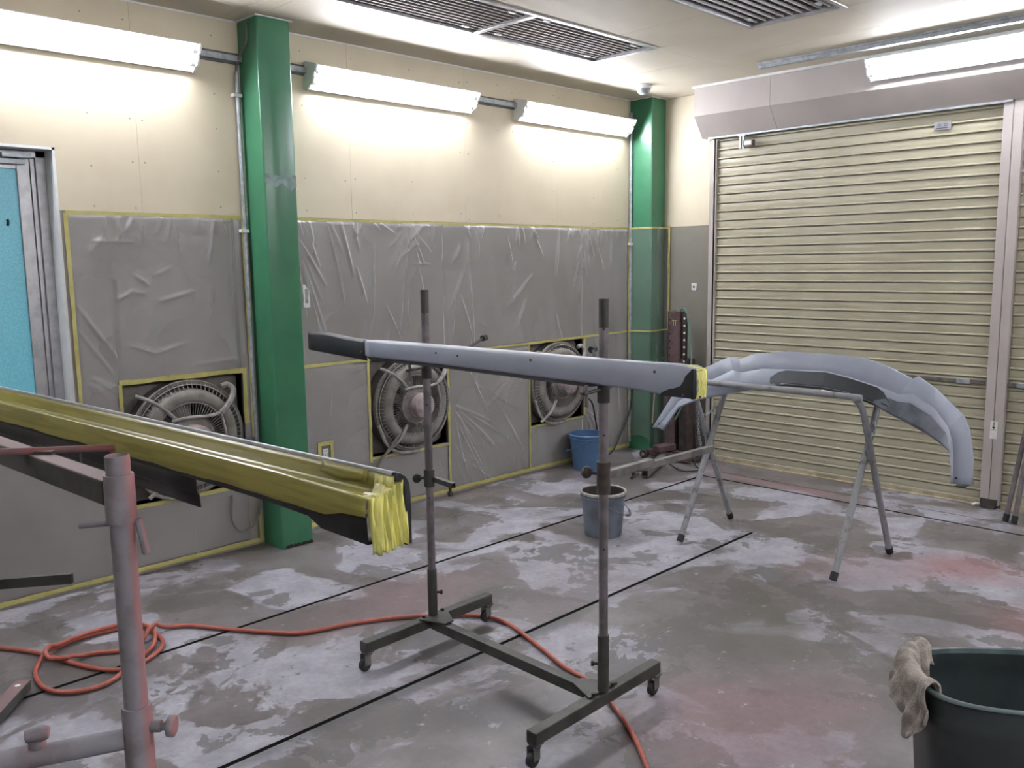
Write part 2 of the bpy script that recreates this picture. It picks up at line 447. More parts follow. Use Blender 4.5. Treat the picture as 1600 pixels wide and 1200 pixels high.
b = MB(); b.box((-5.45, 0, 0), (DX, .012, .78)); struct('panel', b, M['grey_wall'], wl, smooth=0)
b = MB(); b.box((-5.45, .012, .02), (DX - .001, .09, .78)); struct('panel', b, M['grey_wall'], wl, smooth=0)
# screw heads on the boards
b = MB()
for x in (-4.36, -4.134 - .03, -4.134 + .03, -3.72, -3.2, -2.93, -2.86, -2.43, -2.02, -1.95, -1.67, -1.53, -1.11, -1.05, -.65, -.35):
    for z in (1.86, 2.05, 2.28, 2.45, 2.73):
        if random.random() < .75:
            b.lathe([(0.0, -.0015), (.004, -.001), (.0045, .0)], (x, 0, z + random.uniform(-.02, .02)), 'y', 8)
o = struct('screw_head', b, M['dustlight'], wl); o['kind'] = 'stuff'
# joint trims
b = MB(); b.box((XL, -.006, H - .008), (-3.57, .0, H)); b.box((-3.377, -.006, H - .008), (-.2, 0, H)); struct('trim_1', b, M['white'])
# shutter wall x=0
mb = MB(); mb.box((0.012, -.735, 0), (.1, 0.1, H + .1)); mb.box((.012, YF, 2.46), (.1, -.735, H + .1)); mb.box((.012, YF, 0), (.1, -5.0, 2.46))
wr = struct('wall_right', mb, M['grey_wall'], smooth=0)
b = MB(); b.box((0, -.735, 1.821), (.012, 0, H)); struct('panel', b, M['beige'], wr, smooth=0)
b = MB(); b.box((0, -.735, 0), (.012, 0, 1.819)); struct('panel', b, M['grey_dado'], wr, smooth=0)
b = MB(); b.box((0, YF, 2.461), (.012, -.737, H)); struct('panel', b, M['beige'], wr, smooth=0)
# unseen walls
for nm, lo, hi in (('wall_near', (XL, YF - .1, 0), (.1, YF, H + .1)), ('wall_back', (XL - .1, YF - .1, 0), (XL, .1, H + .1))):
    mb = MB(); mb.box((lo[0], lo[1], 1.82), hi, 0); mb.box(lo, (hi[0], hi[1], 1.82), 1)
    struct(nm, mb, [M['beige'], M['grey_wall']], smooth=0)

# ------------------------------------------------------------------ door_1 (left, glazed)
mb = MB()
mb.box((DX - .012, .0, .781), (DX, .16, 2.105)); mb.box((-5.45, 0, 2.093), (DX, .16, 2.105)); mb.box((-5.45, 0, .781), (-5.438, .16, 2.105))
door = struct('door_1', mb, M['white'], smooth=0)
b = MB()
b.box((DX - .055, .10, 0), (DX - .012, .15, 2.093)); b.box((DX - .075, .115, 0), (DX - .055, .15, 2.06)); b.box((-5.438, .10, 0), (-5.39, .15, 2.093)); b.box((-5.39, .10, 2.062), (DX - .012, .15, 2.093))
struct('door_frame', b, M['alu'], door, smooth=0, bevel=.002)
b = MB(); b.box((-4.648, .12, .0), (-4.594, .15, 2.058)); b.box((-5.39, .12, .0), (-5.33, .15, 2.058)); b.box((-5.33, .12, 2.01), (-4.648, .15, 2.058)); b.box((-5.33, .12, 0), (-4.648, .15, .12))
leaf = struct('door_leaf', b, M['alu'], door, smooth=0, bevel=.002)
b = MB(); b.box((-5.33, .135, .12), (-4.648, .142, 2.01)); struct('glass_pane', b, M['glass'], leaf, smooth=0)
b = MB(); b.tube([(-4.70, .134, 1.78), (-4.70, .130, 1.765), (-4.702, .134, 1.752)], .006, 6); struct('paint_fleck', b, M['black'], leaf)
b = MB(); b.box((-4.84, .085, 2.028), (-4.62, .12, 2.052)); b.box((-4.72, .06, 2.055), (-4.60, .10, 2.075)); b.lathe([(0, 0), (.016, 0), (.016, .02), (0, .02)], (-4.64, .08, 2.05), 'z', 12)
struct('door_closer', b, M['galv'], door, bevel=.002)
b = MB(); b.box((-4.83, .083, 2.032), (-4.73, .0849, 2.046)); struct('closer_label', b, M['sticker'], door, smooth=0)

# ------------------------------------------------------------------ steel columns
def column(x0, x1, yb, label, H0=0.0):
    t = thing('steel_column', label, 'column', ((x0 + x1) / 2, (yb) / 2, 0))
    b = MB(); r = .012
    pl = [(x0, -.0005), (x0, yb + r), (x0 + r * .3, yb + r * .3), (x0 + r, yb), (x1 - r, yb), (x1 - r * .3, yb + r * .3), (x1, yb + r), (x1, -.0005)]
    b.prism(pl, lambda a, c_, z: (a, c_, z), 0.0, H - .001)
    part('shaft', b, M['green'], t, smooth=50)
    b = MB(); b.box((x0 - .012, yb - .012, H - .006), (x1 + .012, -.001, H - .0005)); part('ceiling_trim', b, M['white'], t)
    return t
c1 = column(-3.571, -3.378, -.197, 'large green steel column at left, beside the turquoise glass door bay')
# worn primer patch on the front face, chipped foot
b = MB(); random.seed(3); n = 26
top = [(-3.568 + .187 * i / n, 2.025 + .006 * math.sin(i * .35) + random.uniform(-.002, .002)) for i in range(n + 1)]
bot = [(-3.568 + .187 * i / n, 1.972 + .012 * math.sin(i * .5 + 1) + random.uniform(-.004, .004) - (.018 if i > 20 else 0)) for i in range(n + 1)]
b.loft([[(x, -.1978, z) for x, z in top], [(x, -.1978, z) for x, z in bot]]); part('primer_patch', b, M['green_patch'], c1, smooth=0)
b = MB()
pts = [(-3.555 + .175 * i / 18, .006 + .012 * abs(math.sin(i * 1.9)) + random.uniform(0, .006)) for i in range(19)]
b.loft([[(x, -.198, z) for x, z in pts], [(x, -.198, 0.0) for x, z in pts]]); part('chipped_foot', b, M['dark_green'], c1, smooth=0)
c2 = column(-.19, -.002, -.214, 'smaller green steel column in the far corner beside the roller shutter')

# conduits beside the columns
def conduit(x, z0, z1, label, bend=None):
    t = thing('conduit_pipe', label, 'pipe', (x, -.03, z0))
    b = MB(); pts = [(x, -.022, z0), (x, -.022, z1)]
    b.tube(pts, .0115, 12); part('pipe', b, M['galv'], t)
    for z in (z1 - .12, (z0 + z1) / 2 + .3):
        b = MB(); b.box((x - .03, -.036, z - .008), (x + .018, -.0005, z + .008)); part('saddle_clip', b, M['white'], t)
    return t
cp = conduit(-3.600, .32, 2.56, 'galvanised conduit pipe on the wall left of the large green column')
b = MB(); b.tube(smoothpts([(-3.6, -.022, 2.55), (-3.592, -.03, 2.62), (-3.578, -.10, 2.70), (-3.580, -.11, 2.80)]), .006, 8); part('cable', b, M['dusty_steel'], cp)
b = MB(); b.tube(smoothpts([(-3.6, -.03, .34), (-3.61, -.05, .24), (-3.66, -.06, .14), (-3.74, -.05, .12), (-3.78, -.04, .19), (-3.77, -.03, .32)]), .006, 8); part('flex_cable', b, M['dust'], cp)
conduit(-.207, .06, 2.72, 'galvanised conduit pipe on the wall left of the far corner column')

# ------------------------------------------------------------------ cable raceways
def raceway(x0, x1, label):
    t = thing('cable_raceway', label, 'raceway', (x0, -.02, 2.60))
    b = MB(); b.box((x0, -.012, 2.600), (x1, -.0005, 2.655)); part('back_channel', b, M['dusty_steel'], t, bevel=.001)
    b = MB(); b.box((x0, -.035, 2.610), (x1, -.012, 2.640)); part('cover', b, M['galv'], t, bevel=.002)
raceway(-3.80, -3.572, 'short grey cable raceway between the leftmost light and the large green column')
raceway(-3.376, -3.17, 'short grey cable raceway between the large green column and the middle light')
raceway(-1.87, -1.49, 'grey cable raceway between the two lights right of the large column')

# ------------------------------------------------------------------ fluorescent fixtures (root at one end, long axis +X, facing -Y)
def fixture():
    t = thing('fluorescent_light', '', 'light', (0, 0, 0)); L = 1.238
    b = MB(); pr = [(0, .068), (-.030, .070), (-.128, .046), (-.131, .040), (-.120, .038), (-.060, .030), (-.036, -.012), (-.034, -.070), (-.030, -.076), (0, -.070)]
    b.prism(pr, lambda a, c_, z: (z, a, c_), .004, L - .004); part('housing', b, M['white'], t, smooth=0)
    for x in (0.0, L - .010):
        b = MB(); pr = [(0, .070), (-.030, .073), (-.131, .048), (-.135, .036), (-.118, .006), (-.100, -.004), (-.104, -.022), (-.085, -.052), (-.060, -.060), (-.036, -.080), (0, -.072)]
        b.prism(pr, lambda a, c_, z: (z, a, c_), x, x + .010); part('end_cap', b, M['white'], t, smooth=0)
    for ty, tz in ((-.094, .012), (-.062, -.040)):
        b = MB(); b.tube([(.035, ty, tz), (L - .035, ty, tz)], .0155, 16); tb = part('fluorescent_tube', b, M['tube'], t)
        for x in (.010, L - .036):
            b = MB(); b.tube([(x, ty, tz), (x + .024, ty, tz)], .0165, 14); part('lamp_holder', b, M['white'], t, under=tb)
    return t
fx = fixture(); fx.location = (-3.185, 0, 2.600)
fx['label'] = 'middle twin-tube fluorescent light on the beige wall, just right of the large green column'
def place_fx(loc, rz, label, g=None):
    o = copy_tree(fx); o.location = loc; o.rotation_euler = (0, 0, rz); o['label'] = label
    if 'group' in o: pass
    o['group'] = g or 'twin-tube fluorescent lights'
fx['group'] = 'twin-tube fluorescent lights'
place_fx((-1.520, 0, 2.600), 0, 'twin-tube fluorescent light on the beige wall next to the far corner column')
place_fx((-5.075, 0, 2.600), 0, 'twin-tube fluorescent light on the beige wall above the turquoise glass door')
place_fx((-.272, -1.965, 2.730), -PI / 2, 'twin-tube fluorescent light above the roller shutter')
# unseen fixtures, added to brighten the surfaces that face the camera
OUT = (((-6.9, 0, 2.6), 0, 'left of the turquoise glass door'), ((-.272, -4.0, 2.730), -PI / 2, 'above the narrower shutter at right'), ((-1.6, YF, 2.6), PI, 'on the wall opposite the fans, shutter end'), ((-3.2, YF, 2.6), PI, 'on the wall opposite the fans, middle'), ((-4.9, YF, 2.6), PI, 'on the wall opposite the fans, far end'))
for loc, rz, w_ in OUT:
    place_fx(loc, rz, 'added twin-tube fluorescent light outside the picture, ' + w_)

# ceiling conduit above the shutter
b = MB(); b.box((-.62, -4.8, H - .035), (-.58, -1.36, H - .0005)); b.box((-.63, -4.8, H - .012), (-.57, -1.36, H - .0003))
single('ceiling_raceway', b, M['galv'], 'long grey raceway on the ceiling in front of the shutter housing', 'raceway', bevel=.001)

# ------------------------------------------------------------------ exhaust grilles in the ceiling
def grille(v, label, nb, split, barw, bmat):
    x0, x1, y0, y1 = v
    t = thing('ceiling_grille', label, 'air grille', ((x0 + x1) / 2, (y0 + y1) / 2, H))
    w = .028; b = MB(); z0, z1 = H - .006, H + .05
    b.box((x0, y0, z0), (x1, y0 + w, z1)); b.box((x0, y1 - w, z0), (x1, y1, z1)); b.box((x0, y0 + w, z0), (x0 + w, y1 - w, z1)); b.box((x1 - w, y0 + w, z0), (x1, y1 - w, z1))
    part('frame', b, M['alu'], t, bevel=.002)
    secs = [x0 + w] + split + [x1 - w]
    for s_ in split:
        b = MB(); b.box((s_ - .018, y0 + w, z0), (s_ + .018, y1 - w, z1)); part('divider', b, M['alu'], t, bevel=.002)
    for i in range(len(secs) - 1):
        b = MB(); b.box((secs[i], y0 + w, H + .030), (secs[i + 1], y1 - w, H + .05)); part('filter_mat', b, M['filter'], t)
        for q in range(nb):
            y = y0 + w + (y1 - y0 - 2 * w) * (q + .8) / (nb + .6)
            b = MB(); b.box((secs[i] + .018, y - barw / 2, H + .006), (secs[i + 1] - .018, y + barw / 2, H + .018)); part('louvre_bar', b, bmat, t, smooth=0)
        nx = 22; b = MB()
        for q in range(1, nx):
            x = secs[i] + (secs[i + 1] - secs[i]) * q / nx; b.box((x - .003, y0 + w, H + .019), (x + .003, y1 - w, H + .029))
        o = part('cross_blade', b, M['dusty_steel'], t, smooth=0); o['kind'] = 'stuff'
        for (fx_, fy) in ((.12, .12), (.88, .15), (.12, .85), (.88, .85)):
            x = secs[i] + (secs[i + 1] - secs[i]) * fx_; y = y0 + (y1 - y0) * fy
            b = MB(); b.box((x - .022, y - .009, H - .002), (x + .022, y + .009, H + .006)); part('latch_clip', b, M['white'], t)
grille(VA, 'long two-panel exhaust grille in the ceiling nearer the fan wall', 11, [-2.50], .010, M['dustlight'])
grille(VB, 'exhaust grille with bright bars in the ceiling nearer the roller shutter light', 9, [-2.50], .009, M['white'])

# smoke detector
t = thing('heat_detector', 'round white heat detector on the ceiling above the far corner column', 'detector', (-.60, -.43, H))
b = MB(); b.lathe([(0, H - .03), (.055, H - .028), (.058, H - .022), (.058, H - .001), (0, H - .001)], (-.60, -.43, 0), 'z', 28); part('base', b, M['white'], t)
b = MB(); b.lathe([(0, H - .062), (.022, H - .062), (.038, H - .055), (.048, H - .042), (.050, H - .030), (0, H - .03)], (-.60, -.43, 0), 'z', 28); part('sensor_head', b, M['galv'], t)

# ------------------------------------------------------------------ roller shutters
XS = -.095
PITCH = .0648
def shutter(name, y0, y1, ns=38):
    b = MB(); b.box((XS - .016, y1, .0), (XS + .012, y0, .032)); b.box((XS - .028, y1, .0), (XS + .02, y0, .010))
    d = struct(name, b, M['sill'], smooth=0, bevel=.002)
    pr = [(.006, 0.0), (-.016, .0), (-.0175, .002), (-.0175, .0085), (-.016, .0105), (-.004, .0115), (-.0055, .016), (-.008, .036), (-.0055, .057), (.002, .0590), (.006, .0640)]
    b = MB(); b.prism(pr, lambda a, c_, y: (XS + a, y, c_), y0, y1)
    s0 = struct('slat', b, M['slat'], d, smooth=30); s0.location.z = .032
    for i in range(1, ns):
        s_ = s0.copy(); col.objects.link(s_); s_.parent = d; s_.location.z = .032 + PITCH * i
    return d
sh = shutter('door_2', -.758, -2.695)
sh2 = shutter('door_3', -2.81, -4.75)
# guide rails
def rail(name, y0, y1, x0, x1, lip):
    b = MB(); b.box((x0, y1, 0), (x1, y0, 2.475)); return struct(name, b, M['pinkgrey'], smooth=0, bevel=.003)
b = MB(); b.box((-.13, -.757, 0), (0.0, -.735, 2.47)); b.box((-.13, -.752, 0), (-.12, -.70, 2.47)); b.box((-.11, -.735, 0), (-.0, -.70, 2.47))
struct('trim_2', b, M['pinkgrey'], smooth=0, bevel=.002)
b = MB(); b.box((-.145, -2.807, .02), (-.02, -2.754, 2.475)); b.box((-.145, -2.751, .02), (-.02, -2.698, 2.475)); b.box((-.13, -2.80, .02), (-.02, -2.70, 2.475))
mull = struct('trim_3', b, M['pinkgrey'], smooth=0, bevel=.003)
b = MB(); b.box((-.155, -2.80, .02), (-.146, -2.705, .06)); b.box((-.16, -2.79, 0), (-.05, -2.715, .02)); struct('floor_shoe', b, M['rustdark'], mull)
b = MB(); b.tube([(-.17, -2.665, .012), (-.15, -2.68, .02), (-.14, -2.70, .018)], .008, 8); struct('latch_pin', b, M['sticker'], mull)
b = MB(); b.box((-.1465, -2.775, .44), (-.1455, -2.735, .55)); stk = struct('rail_sticker', b, M['sticker'], mull, smooth=0)
b = MB(); b.box((-.1472, -2.757, .515), (-.1466, -2.753, .545)); b.add([(-.1472, -2.766, .515), (-.1472, -2.744, .515), (-.1472, -2.755, .500)], [(0, 1, 2)]); b.box((-.1472, -2.768, .495), (-.1466, -2.742, .498))
struct('arrow_print', b, M['ink'], stk, smooth=0)
# housing
b = MB(); pr = [(0, H - .001), (-.27, H - .001), (-.27, 2.606), (-.155, 2.458), (-.02, 2.458), (0, 2.47)]
def hs(y0, y1, n_='housing_panel', par=None):
    b = MB(); b.prism(pr, lambda a, c_, y: (a, y, c_), y0, y1); return struct(n_, b, M['pinkgrey'], par, smooth=0)
b = MB(); b.box((-.26, -5.0, 2.63), (-.001, -.66, H - .002)); hous = struct('trim_4', b, M['pinkgrey'], smooth=0)
for a_, b_ in ((-.646, -1.2565), (-1.2585, -3.08), (-3.082, -5.0)): hs(a_, b_, par=hous)
b = MB(); b.box((-.285, -5.0, H - .016), (-.27, -.64, H)); b.box((-.285, -.646, H - .016), (0, -.632, H)); struct('ceiling_bead', b, M['white'], hous, smooth=0)
b = MB(); b.box((-.16, -2.75, 2.446), (-.14, -.70, 2.458)); b.box((-.16, -5, 2.446), (-.14, -2.8, 2.458)); struct('slot_rail', b, M['galv'], hous, smooth=0)
b = MB(); b.lathe([(0, -.02), (.012, -.02), (.014, -.01), (.012, 0)], (-.12, -.70, 2.45), 'z', 12); struct('grommet', b, M['tape'], hous)
# obstacle sensor
t = thing('shutter_sensor', 'small grey sensor with white label hanging at the shutter top left', 'sensor', (-.165, -1.03, 2.36))
b = MB(); b.box((-.175, -.985, 2.35), (-.160, -.970, 2.446)); b.box((-.175, -1.01, 2.35), (-.160, -.995, 2.446)); b.box((-.178, -1.02, 2.437), (-.155, -.96, 2.446)); part('hanger', b, M['galv'], t)
b = MB(); b.box((-.190, -1.085, 2.362), (-.150, -1.008, 2.405)); hd = part('sensor_box', b, M['dusty_steel'], t, bevel=.004)
b = MB(); b.box((-.1912, -1.075, 2.370), (-.1902, -1.022, 2.397)); part('label_plate', b, M['sticker'], t, under=hd, smooth=0)
# label on the shutter
t = thing('shutter_label', 'small grey printed label at the top right of the wide shutter', 'label', (-.11, -2.32, 2.36))
b = MB(); b.box((-.1165, -2.40, 2.335), (-.1085, -2.30, 2.385)); part('plate', b, M['greysticker'], t, smooth=0)
b = MB()
for y in (-2.33, -2.37):
    b.lathe([(.007, -.1172), (.010, -.1172), (.010, -.1166), (.007, -.1166)], (0, y, 2.362), 'x', 14)
b.box((-.1172, -2.39, 2.343), (-.1166, -2.31, 2.347)); part('print', b, M['oldsteel'], t)
# pull grips on the shutter
for y, z, lab in ((-1.665, .625, 'left of the two small white finger pulls low on the shutter, behind the trestle'), (-2.19, .62, 'right of the two small white finger pulls low on the shutter, behind the trestle')):
    b = MB(); b.box((XS - .026, y - .036, z - .012), (XS - .008, y + .036, z + .012)); single('finger_pull', b, M['sticker'], lab, 'handle', group='shutter finger pulls', bevel=.004)
# wind bar across the shutters
t = thing('wind_bar', 'horizontal grey locking bar across both shutters at knee height', 'bar', (-.13, -2.0, .78))
b = MB(); b.box((-.128, -2.68, .768), (-.114, -.77, .792)); part('rail', b, M['dusty_steel'], t, bevel=.003)
b = MB(); b.box((-.128, -4.5, .768), (-.114, -2.81, .792)); part('rail', b, M['dusty_steel'], t, bevel=.003)
for y in (-2.56, -2.90, -.80):
    b = MB(); b.box((-.134, y - .04, .764), (-.112, y + .04, .796)); part('coupling', b, M['galv'], t, bevel=.003)

# poles leaning at the right
for p0, p1, lab in (((-.385, -2.915, 0.0), (-.165, -3.10, 1.75), 'steel pole leaning on the shutter at right, left one of the pair'), ((-.40, -2.965, 0.0), (-.165, -3.075, 1.70), 'steel pole leaning on the shutter at right, right one of the pair')):
    t = thing('steel_pole', lab, 'pole', p0, group='poles leaning on the shutter')
    b = MB(); d_ = (Vector(p1) - Vector(p0)).normalized(); b.tube([Vector(p0) + d_ * .03, p1], .014, 12); part('tube', b, M['pole'], t)
    b = MB(); b.tube([Vector(p0) + Vector((0, 0, .005)), Vector(p0) + d_ * .05], .017, 12); part('rubber_foot', b, M['black'], t)

# ------------------------------------------------------------------ sockets and switches
t = thing('wall_switch', 'small white switch plate on the grey wall left of the shutter', 'switch', (0, -.497, 1.34))
b = MB(); b.box((-.008, -.520, 1.315), (0, -.474, 1.372)); pl_ = part('plate', b, M['white'], t, bevel=.003)
b = MB(); b.box((-.0095, -.505, 1.335), (-.0082, -.489, 1.352)); part('rocker', b, M['dusty_steel'], t, under=pl_)
t = thing('wall_outlet', 'white power outlet framed in yellow tape near the floor right of the large column', 'outlet', (-3.149, 0, .447))
b = MB(); b.box((-3.178, -.007, .405), (-3.122, -.0005, .49)); pl_ = part('plate', b, M['dust'], t, bevel=.003)
b = MB(); b.box((-3.166, -.010, .425), (-3.134, -.0072, .475)); sk = part('socket_face', b, M['white'], t, under=pl_)
b = MB()
for z in (.437, .463):
    for dx in (-.006, .006): b.box((-3.15 + dx - .0015, -.0112, z - .006), (-3.15 + dx + .0015, -.0102, z + .006))
part('slot', b, M['ink'], t, smooth=0)
b = MB(); 
for lo, hi in (((-3.205, .495), (-3.095, .520)), ((-3.205, .385), (-3.095, .403)), ((-3.205, .403), (-3.182, .495)), ((-3.118, .403), (-3.095, .495))): b.box((lo[0], -.0135, lo[1]), (hi[0], -.0125, hi[1]))
part('tape_frame', b, M['tape'], t, smooth=0)
t = thing('isolator_switch', 'tall white control plate on the wall, half hidden right of the large green column', 'switch', (-3.25, 0, 1.33))
b = MB(); b.box((-3.262, -.022, 1.315), (-3.218, -.0005, 1.445)); part('plate', b, M['white'], t, bevel=.003)
b = MB(); b.box((-3.25, -.025, 1.34), (-3.232, -.0222, 1.42)); part('button_strip', b, M['dustlight'], t)

# ------------------------------------------------------------------ wall fans in their openings
def make_fan(cx, cz):
    t = thing('exhaust_fan', '', 'fan', (0, 0, 0))
    R = .298
    b = MB(); b.lathe([(R, .20), (R, -.02), (R + .008, -.028), (R + .004, -.036), (R - .012, -.034), (R - .02, -.02), (R - .022, .20)], (0, 0, 0), 'y', 56); part('shroud_ring', b, M['dust'], t)
    b = MB(); b.lathe([(.258, .17), (.262, .05), (.262, -.02), (.256, -.056), (.240, -.072), (.214, -.074), (.194, -.064), (.184, -.030), (.178, .02), (.172, .12)], (0, 0, 0), 'y', 56); part('inlet_cone', b, M['dustmid'], t, smooth=60)
    # blades at rest
    for q in range(5):
        b = MB(); a0 = q * 2 * PI / 5 + .3; rows = []
        for i in range(7):
            rr = .05 + .12 * i / 6; wdt = .3 + .25 * math.sin(PI * i / 6) + .15
            rows.append([(rr * math.cos(a0 + wdt * (j / 4 - .5)), .05 + .045 * (j / 4 - .5), rr * math.sin(a0 + wdt * (j / 4 - .5))) for j in range(5)])
        b.loft(rows); part('blade', b, M['dustlight'], t, solid=.003)
    b = MB(); b.lathe([(0, .03), (.05, .03), (.055, .08), (0, .09)], (0, 0, 0), 'y', 20); part('blade_hub', b, M['dust'], t)
    # guard: rings + radial wires
    b = MB()
    for rr, yy, w in ((.190, -.062, .0028), (.118, -.070, .0028), (.283, -.046, .003), (.300, -.012, .003)):
        b.tube([(rr * math.cos(a), yy, rr * math.sin(a)) for a in [2 * PI * i / 48 for i in range(48)]], w, 6, closed=True)
    nw = 72
    for i in range(nw):
        a = 2 * PI * i / nw; c_, s_ = math.cos(a), math.sin(a)
        b.tube([(.10 * c_, -.066, .10 * s_), (.19 * c_, -.064, .19 * s_), (.262 * c_, -.056, .262 * s_), (.290 * c_, -.040, .290 * s_), (.303 * c_, -.010, .303 * s_)], .0018, 4, cap=False)
    o = part('wire_guard', b, M['dustlight'], t)
    # motor
    b = MB(); b.lathe([(0, -.078), (.09, -.078), (.118, -.068), (.122, -.055), (.10, -.04), (0, -.04)], (0, 0, 0), 'y', 36); mt = part('motor_plate', b, M['dust'], t)
    b = MB(); b.lathe([(0, -.168), (.03, -.167), (.062, -.160), (.076, -.148), (.080, -.130), (.080, -.078), (0, -.078)], (0, 0, 0), 'y', 32); part('motor_cap', b, M['dustpink'], t, under=mt)
    # carrying arms
    def arm(pts, r=.008): 
        b = MB(); b.tube(smoothpts(pts, 5), r, 8); part('bracket_arm', b, M['dustlight'], t)
    arm([(-.27, -.05, .255), (-.21, -.08, .225), (-.14, -.09, .17), (-.09, -.085, .12)], .009)
    arm([(-.11, -.085, .11), (-.02, -.10, .12), (.08, -.10, .115), (.15, -.10, .125)], .009)
    arm([(.15, -.10, .125), (.20, -.095, .17), (.235, -.08, .23), (.215, -.06, .262), (.18, -.055, .255)], .015)
    arm([(.15, -.095, .12), (.172, -.095, .0), (.155, -.09, -.10)], .008)
    arm([(-.10, -.085, -.12), (-.16, -.085, -.20), (-.24, -.06, -.27)], .011)
    arm([(-.292, -.05, -.10), (-.255, -.055, -.20), (-.20, -.055, -.262), (-.10, -.05, -.30), (.02, -.05, -.305)], .010)
    # recess box behind
    return t
fan = make_fan(0, 0)
fan.location = (-2.495, 0.0, .665)
fan['label'] = 'dusty wall fan in the middle opening, right of the large green column'
fan['group'] = 'dusty exhaust fans'
for loc, lab in (((-3.985, 0.0, .67), 'dusty wall fan in the left opening, behind the yellow-masked part'), ((-1.088, 0.0, .655), 'dusty wall fan in the far opening, behind the grey skirt and above the blue bucket')):
    o = copy_tree(fan); o.location = loc; o['label'] = lab
# recess boxes
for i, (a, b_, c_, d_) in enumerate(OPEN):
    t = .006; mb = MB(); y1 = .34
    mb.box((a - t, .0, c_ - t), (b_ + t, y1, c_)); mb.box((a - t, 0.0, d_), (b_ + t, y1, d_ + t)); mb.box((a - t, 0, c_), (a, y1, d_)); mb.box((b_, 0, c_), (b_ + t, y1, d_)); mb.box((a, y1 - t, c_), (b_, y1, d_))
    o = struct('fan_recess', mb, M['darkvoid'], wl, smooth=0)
    xm, zm = (a + b_) / 2, (c_ + d_) / 2; mb = MB(); n_ = 48; inn = []; out_ = []
    for q in range(n_):
        t_ = 2 * PI * (q + .5) / n_; cc_, s_ = math.cos(t_), math.sin(t_); inn.append((xm + .296 * cc_, zm + .296 * s_))
        k2 = min((b_ - xm) / max(1e-6, abs(cc_)), (d_ - zm) / max(1e-6, abs(s_))); out_.append((xm + max(k2, .297) * cc_, zm + max(k2, .297) * s_))
    mb.loft([[(x, .07, z) for x, z in out_], [(x, .07, z) for x, z in inn], [(x, .11, z) for x, z in inn]], close=True)
    struct('mounting_plate', mb, M['dust'], o, smooth=0)
# dark cables from the fans
b = MB(); b.tube(smoothpts([(-2.66, -.09, .50), (-2.74, -.07, .40), (-2.80, -.05, .33), (-2.84, -.04, .22), (-2.86, -.03, .1), (-2.87, -.03, .012)]), .009, 8)
single('fan_cable', b, M['dust'], 'thick dusty cable running down from the middle fan', 'cable')
b = MB(); b.tube(smoothpts([(-.93, -.10, .56), (-.80, -.10, .48), (-.745, -.09, .36), (-.70, -.08, .2), (-.69, -.06, .06), (-.66, -.05, .012), (-.5, -.06, .02), (-.36, -.05, .16), (-.24, -.05, .34), (-.215, -.05, .55), (-.215, -.045, .75)]), .0065, 8)
single('fan_cable', b, M['black'], 'black cable drooping from the far fan behind the blue bucket', 'cable')

# ------------------------------------------------------------------ masking film on the walls
RIDGES = [[(-3.074, 1.775), (-3.008, 1.501), (-2.973, 1.289)], [(-2.985, 1.799), (-2.909, 1.492)], [(-2.904, 1.8), (-2.856, 1.643)], [(-3.056, 1.79), (-2.984, 1.635)], [(-3.201, 1.794), (-3.182, 1.679)], [(-3.243, 1.793), (-3.146, 1.548)], [(-2.742, 1.658), (-2.791, 1.1)], [(-2.492, 1.778), (-2.503, 1.62), (-2.582, 1.142)], [(-2.485, 1.691), (-2.378, 1.788), (-2.304, 1.794)], [(-2.698, 1.797), (-2.574, 1.73)], [(-2.465, 1.675), (-2.382, 1.674)], [(-2.445, 1.667), (-2.611, 1.557)], [(-2.459, 1.555), (-2.318, 1.552)], [(-2.429, 1.531), (-2.494, 1.436), (-2.52, 1.162)], [(-1.979, 1.745), (-1.977, 1.601), (-1.945, 1.04)], [(-2.044, 1.673), (-2.121, 1.56)], [(-1.896, 1.789), (-1.89, 1.584)], [(-2.204, 1.726), (-2.209, 1.578)], [(-2.065, 1.348), (-1.946, 1.014)], [(-2.2, 1.336), (-2.173, 1.141)], [(-3.092, 0.871), (-3.133, 0.561)], [(-1.612, 1.724), (-1.552, 1.51), (-1.532, 1.555)], [(-1.076, 1.785), (-1.108, 1.457)], [(-0.822, 1.765), (-0.747, 1.401)], [(-0.669, 1.782), (-0.552, 1.496)], [(-1.352, 1.772), (-1.253, 1.598)], [(-0.432, 1.786), (-0.471, 1.495)], [(-2.124, 0.489), (-1.869, 0.05)], [(-2.157, 0.361), (-1.992, 0.05)], [(-1.761, 0.621), (-1.477, 0.207)], [(-2.179, 0.583), (-1.578, 0.129)], [(-2.054, 0.918), (-1.825, 0.538)], [(-1.356, 1.462), (-1.621, 1.243)], [(-1.426, 1.28), (-1.561, 1.058)], [(-0.631, 0.383), (-0.671, 0.077)], [(-1.942, 0.731), (-1.505, 0.496)], [(-0.386, 0.773), (-0.342, 0.345)],
 [(-4.38, 1.681), (-4.2, 1.679)], [(-4.333, 1.717), (-4.399, 1.626)], [(-4.192, 1.781), (-4.276, 1.687)], [(-4.297, 1.395), (-4.217, 1.439), (-4.155, 1.428)], [(-4.476, 1.372), (-4.29, 1.081)], [(-4.498, 1.283), (-4.325, 1.021)], [(-4.1, 1.515), (-4.027, 1.546)], [(-4.077, 1.386), (-3.906, 1.429)], [(-4.252, 1.173), (-4.128, 1.124), (-3.958, 1.167)], [(-4.146, 1.766), (-4.173, 1.61)], [(-3.985, 1.77), (-3.962, 1.61)], [(-3.778, 1.791), (-3.809, 1.576)], [(-3.671, 1.777), (-3.68, 1.336)], [(-3.932, 1.048), (-3.678, 1.059)], [(-4.196, 1.517), (-4.136, 1.468)]]
rng = np.random.RandomState(5)
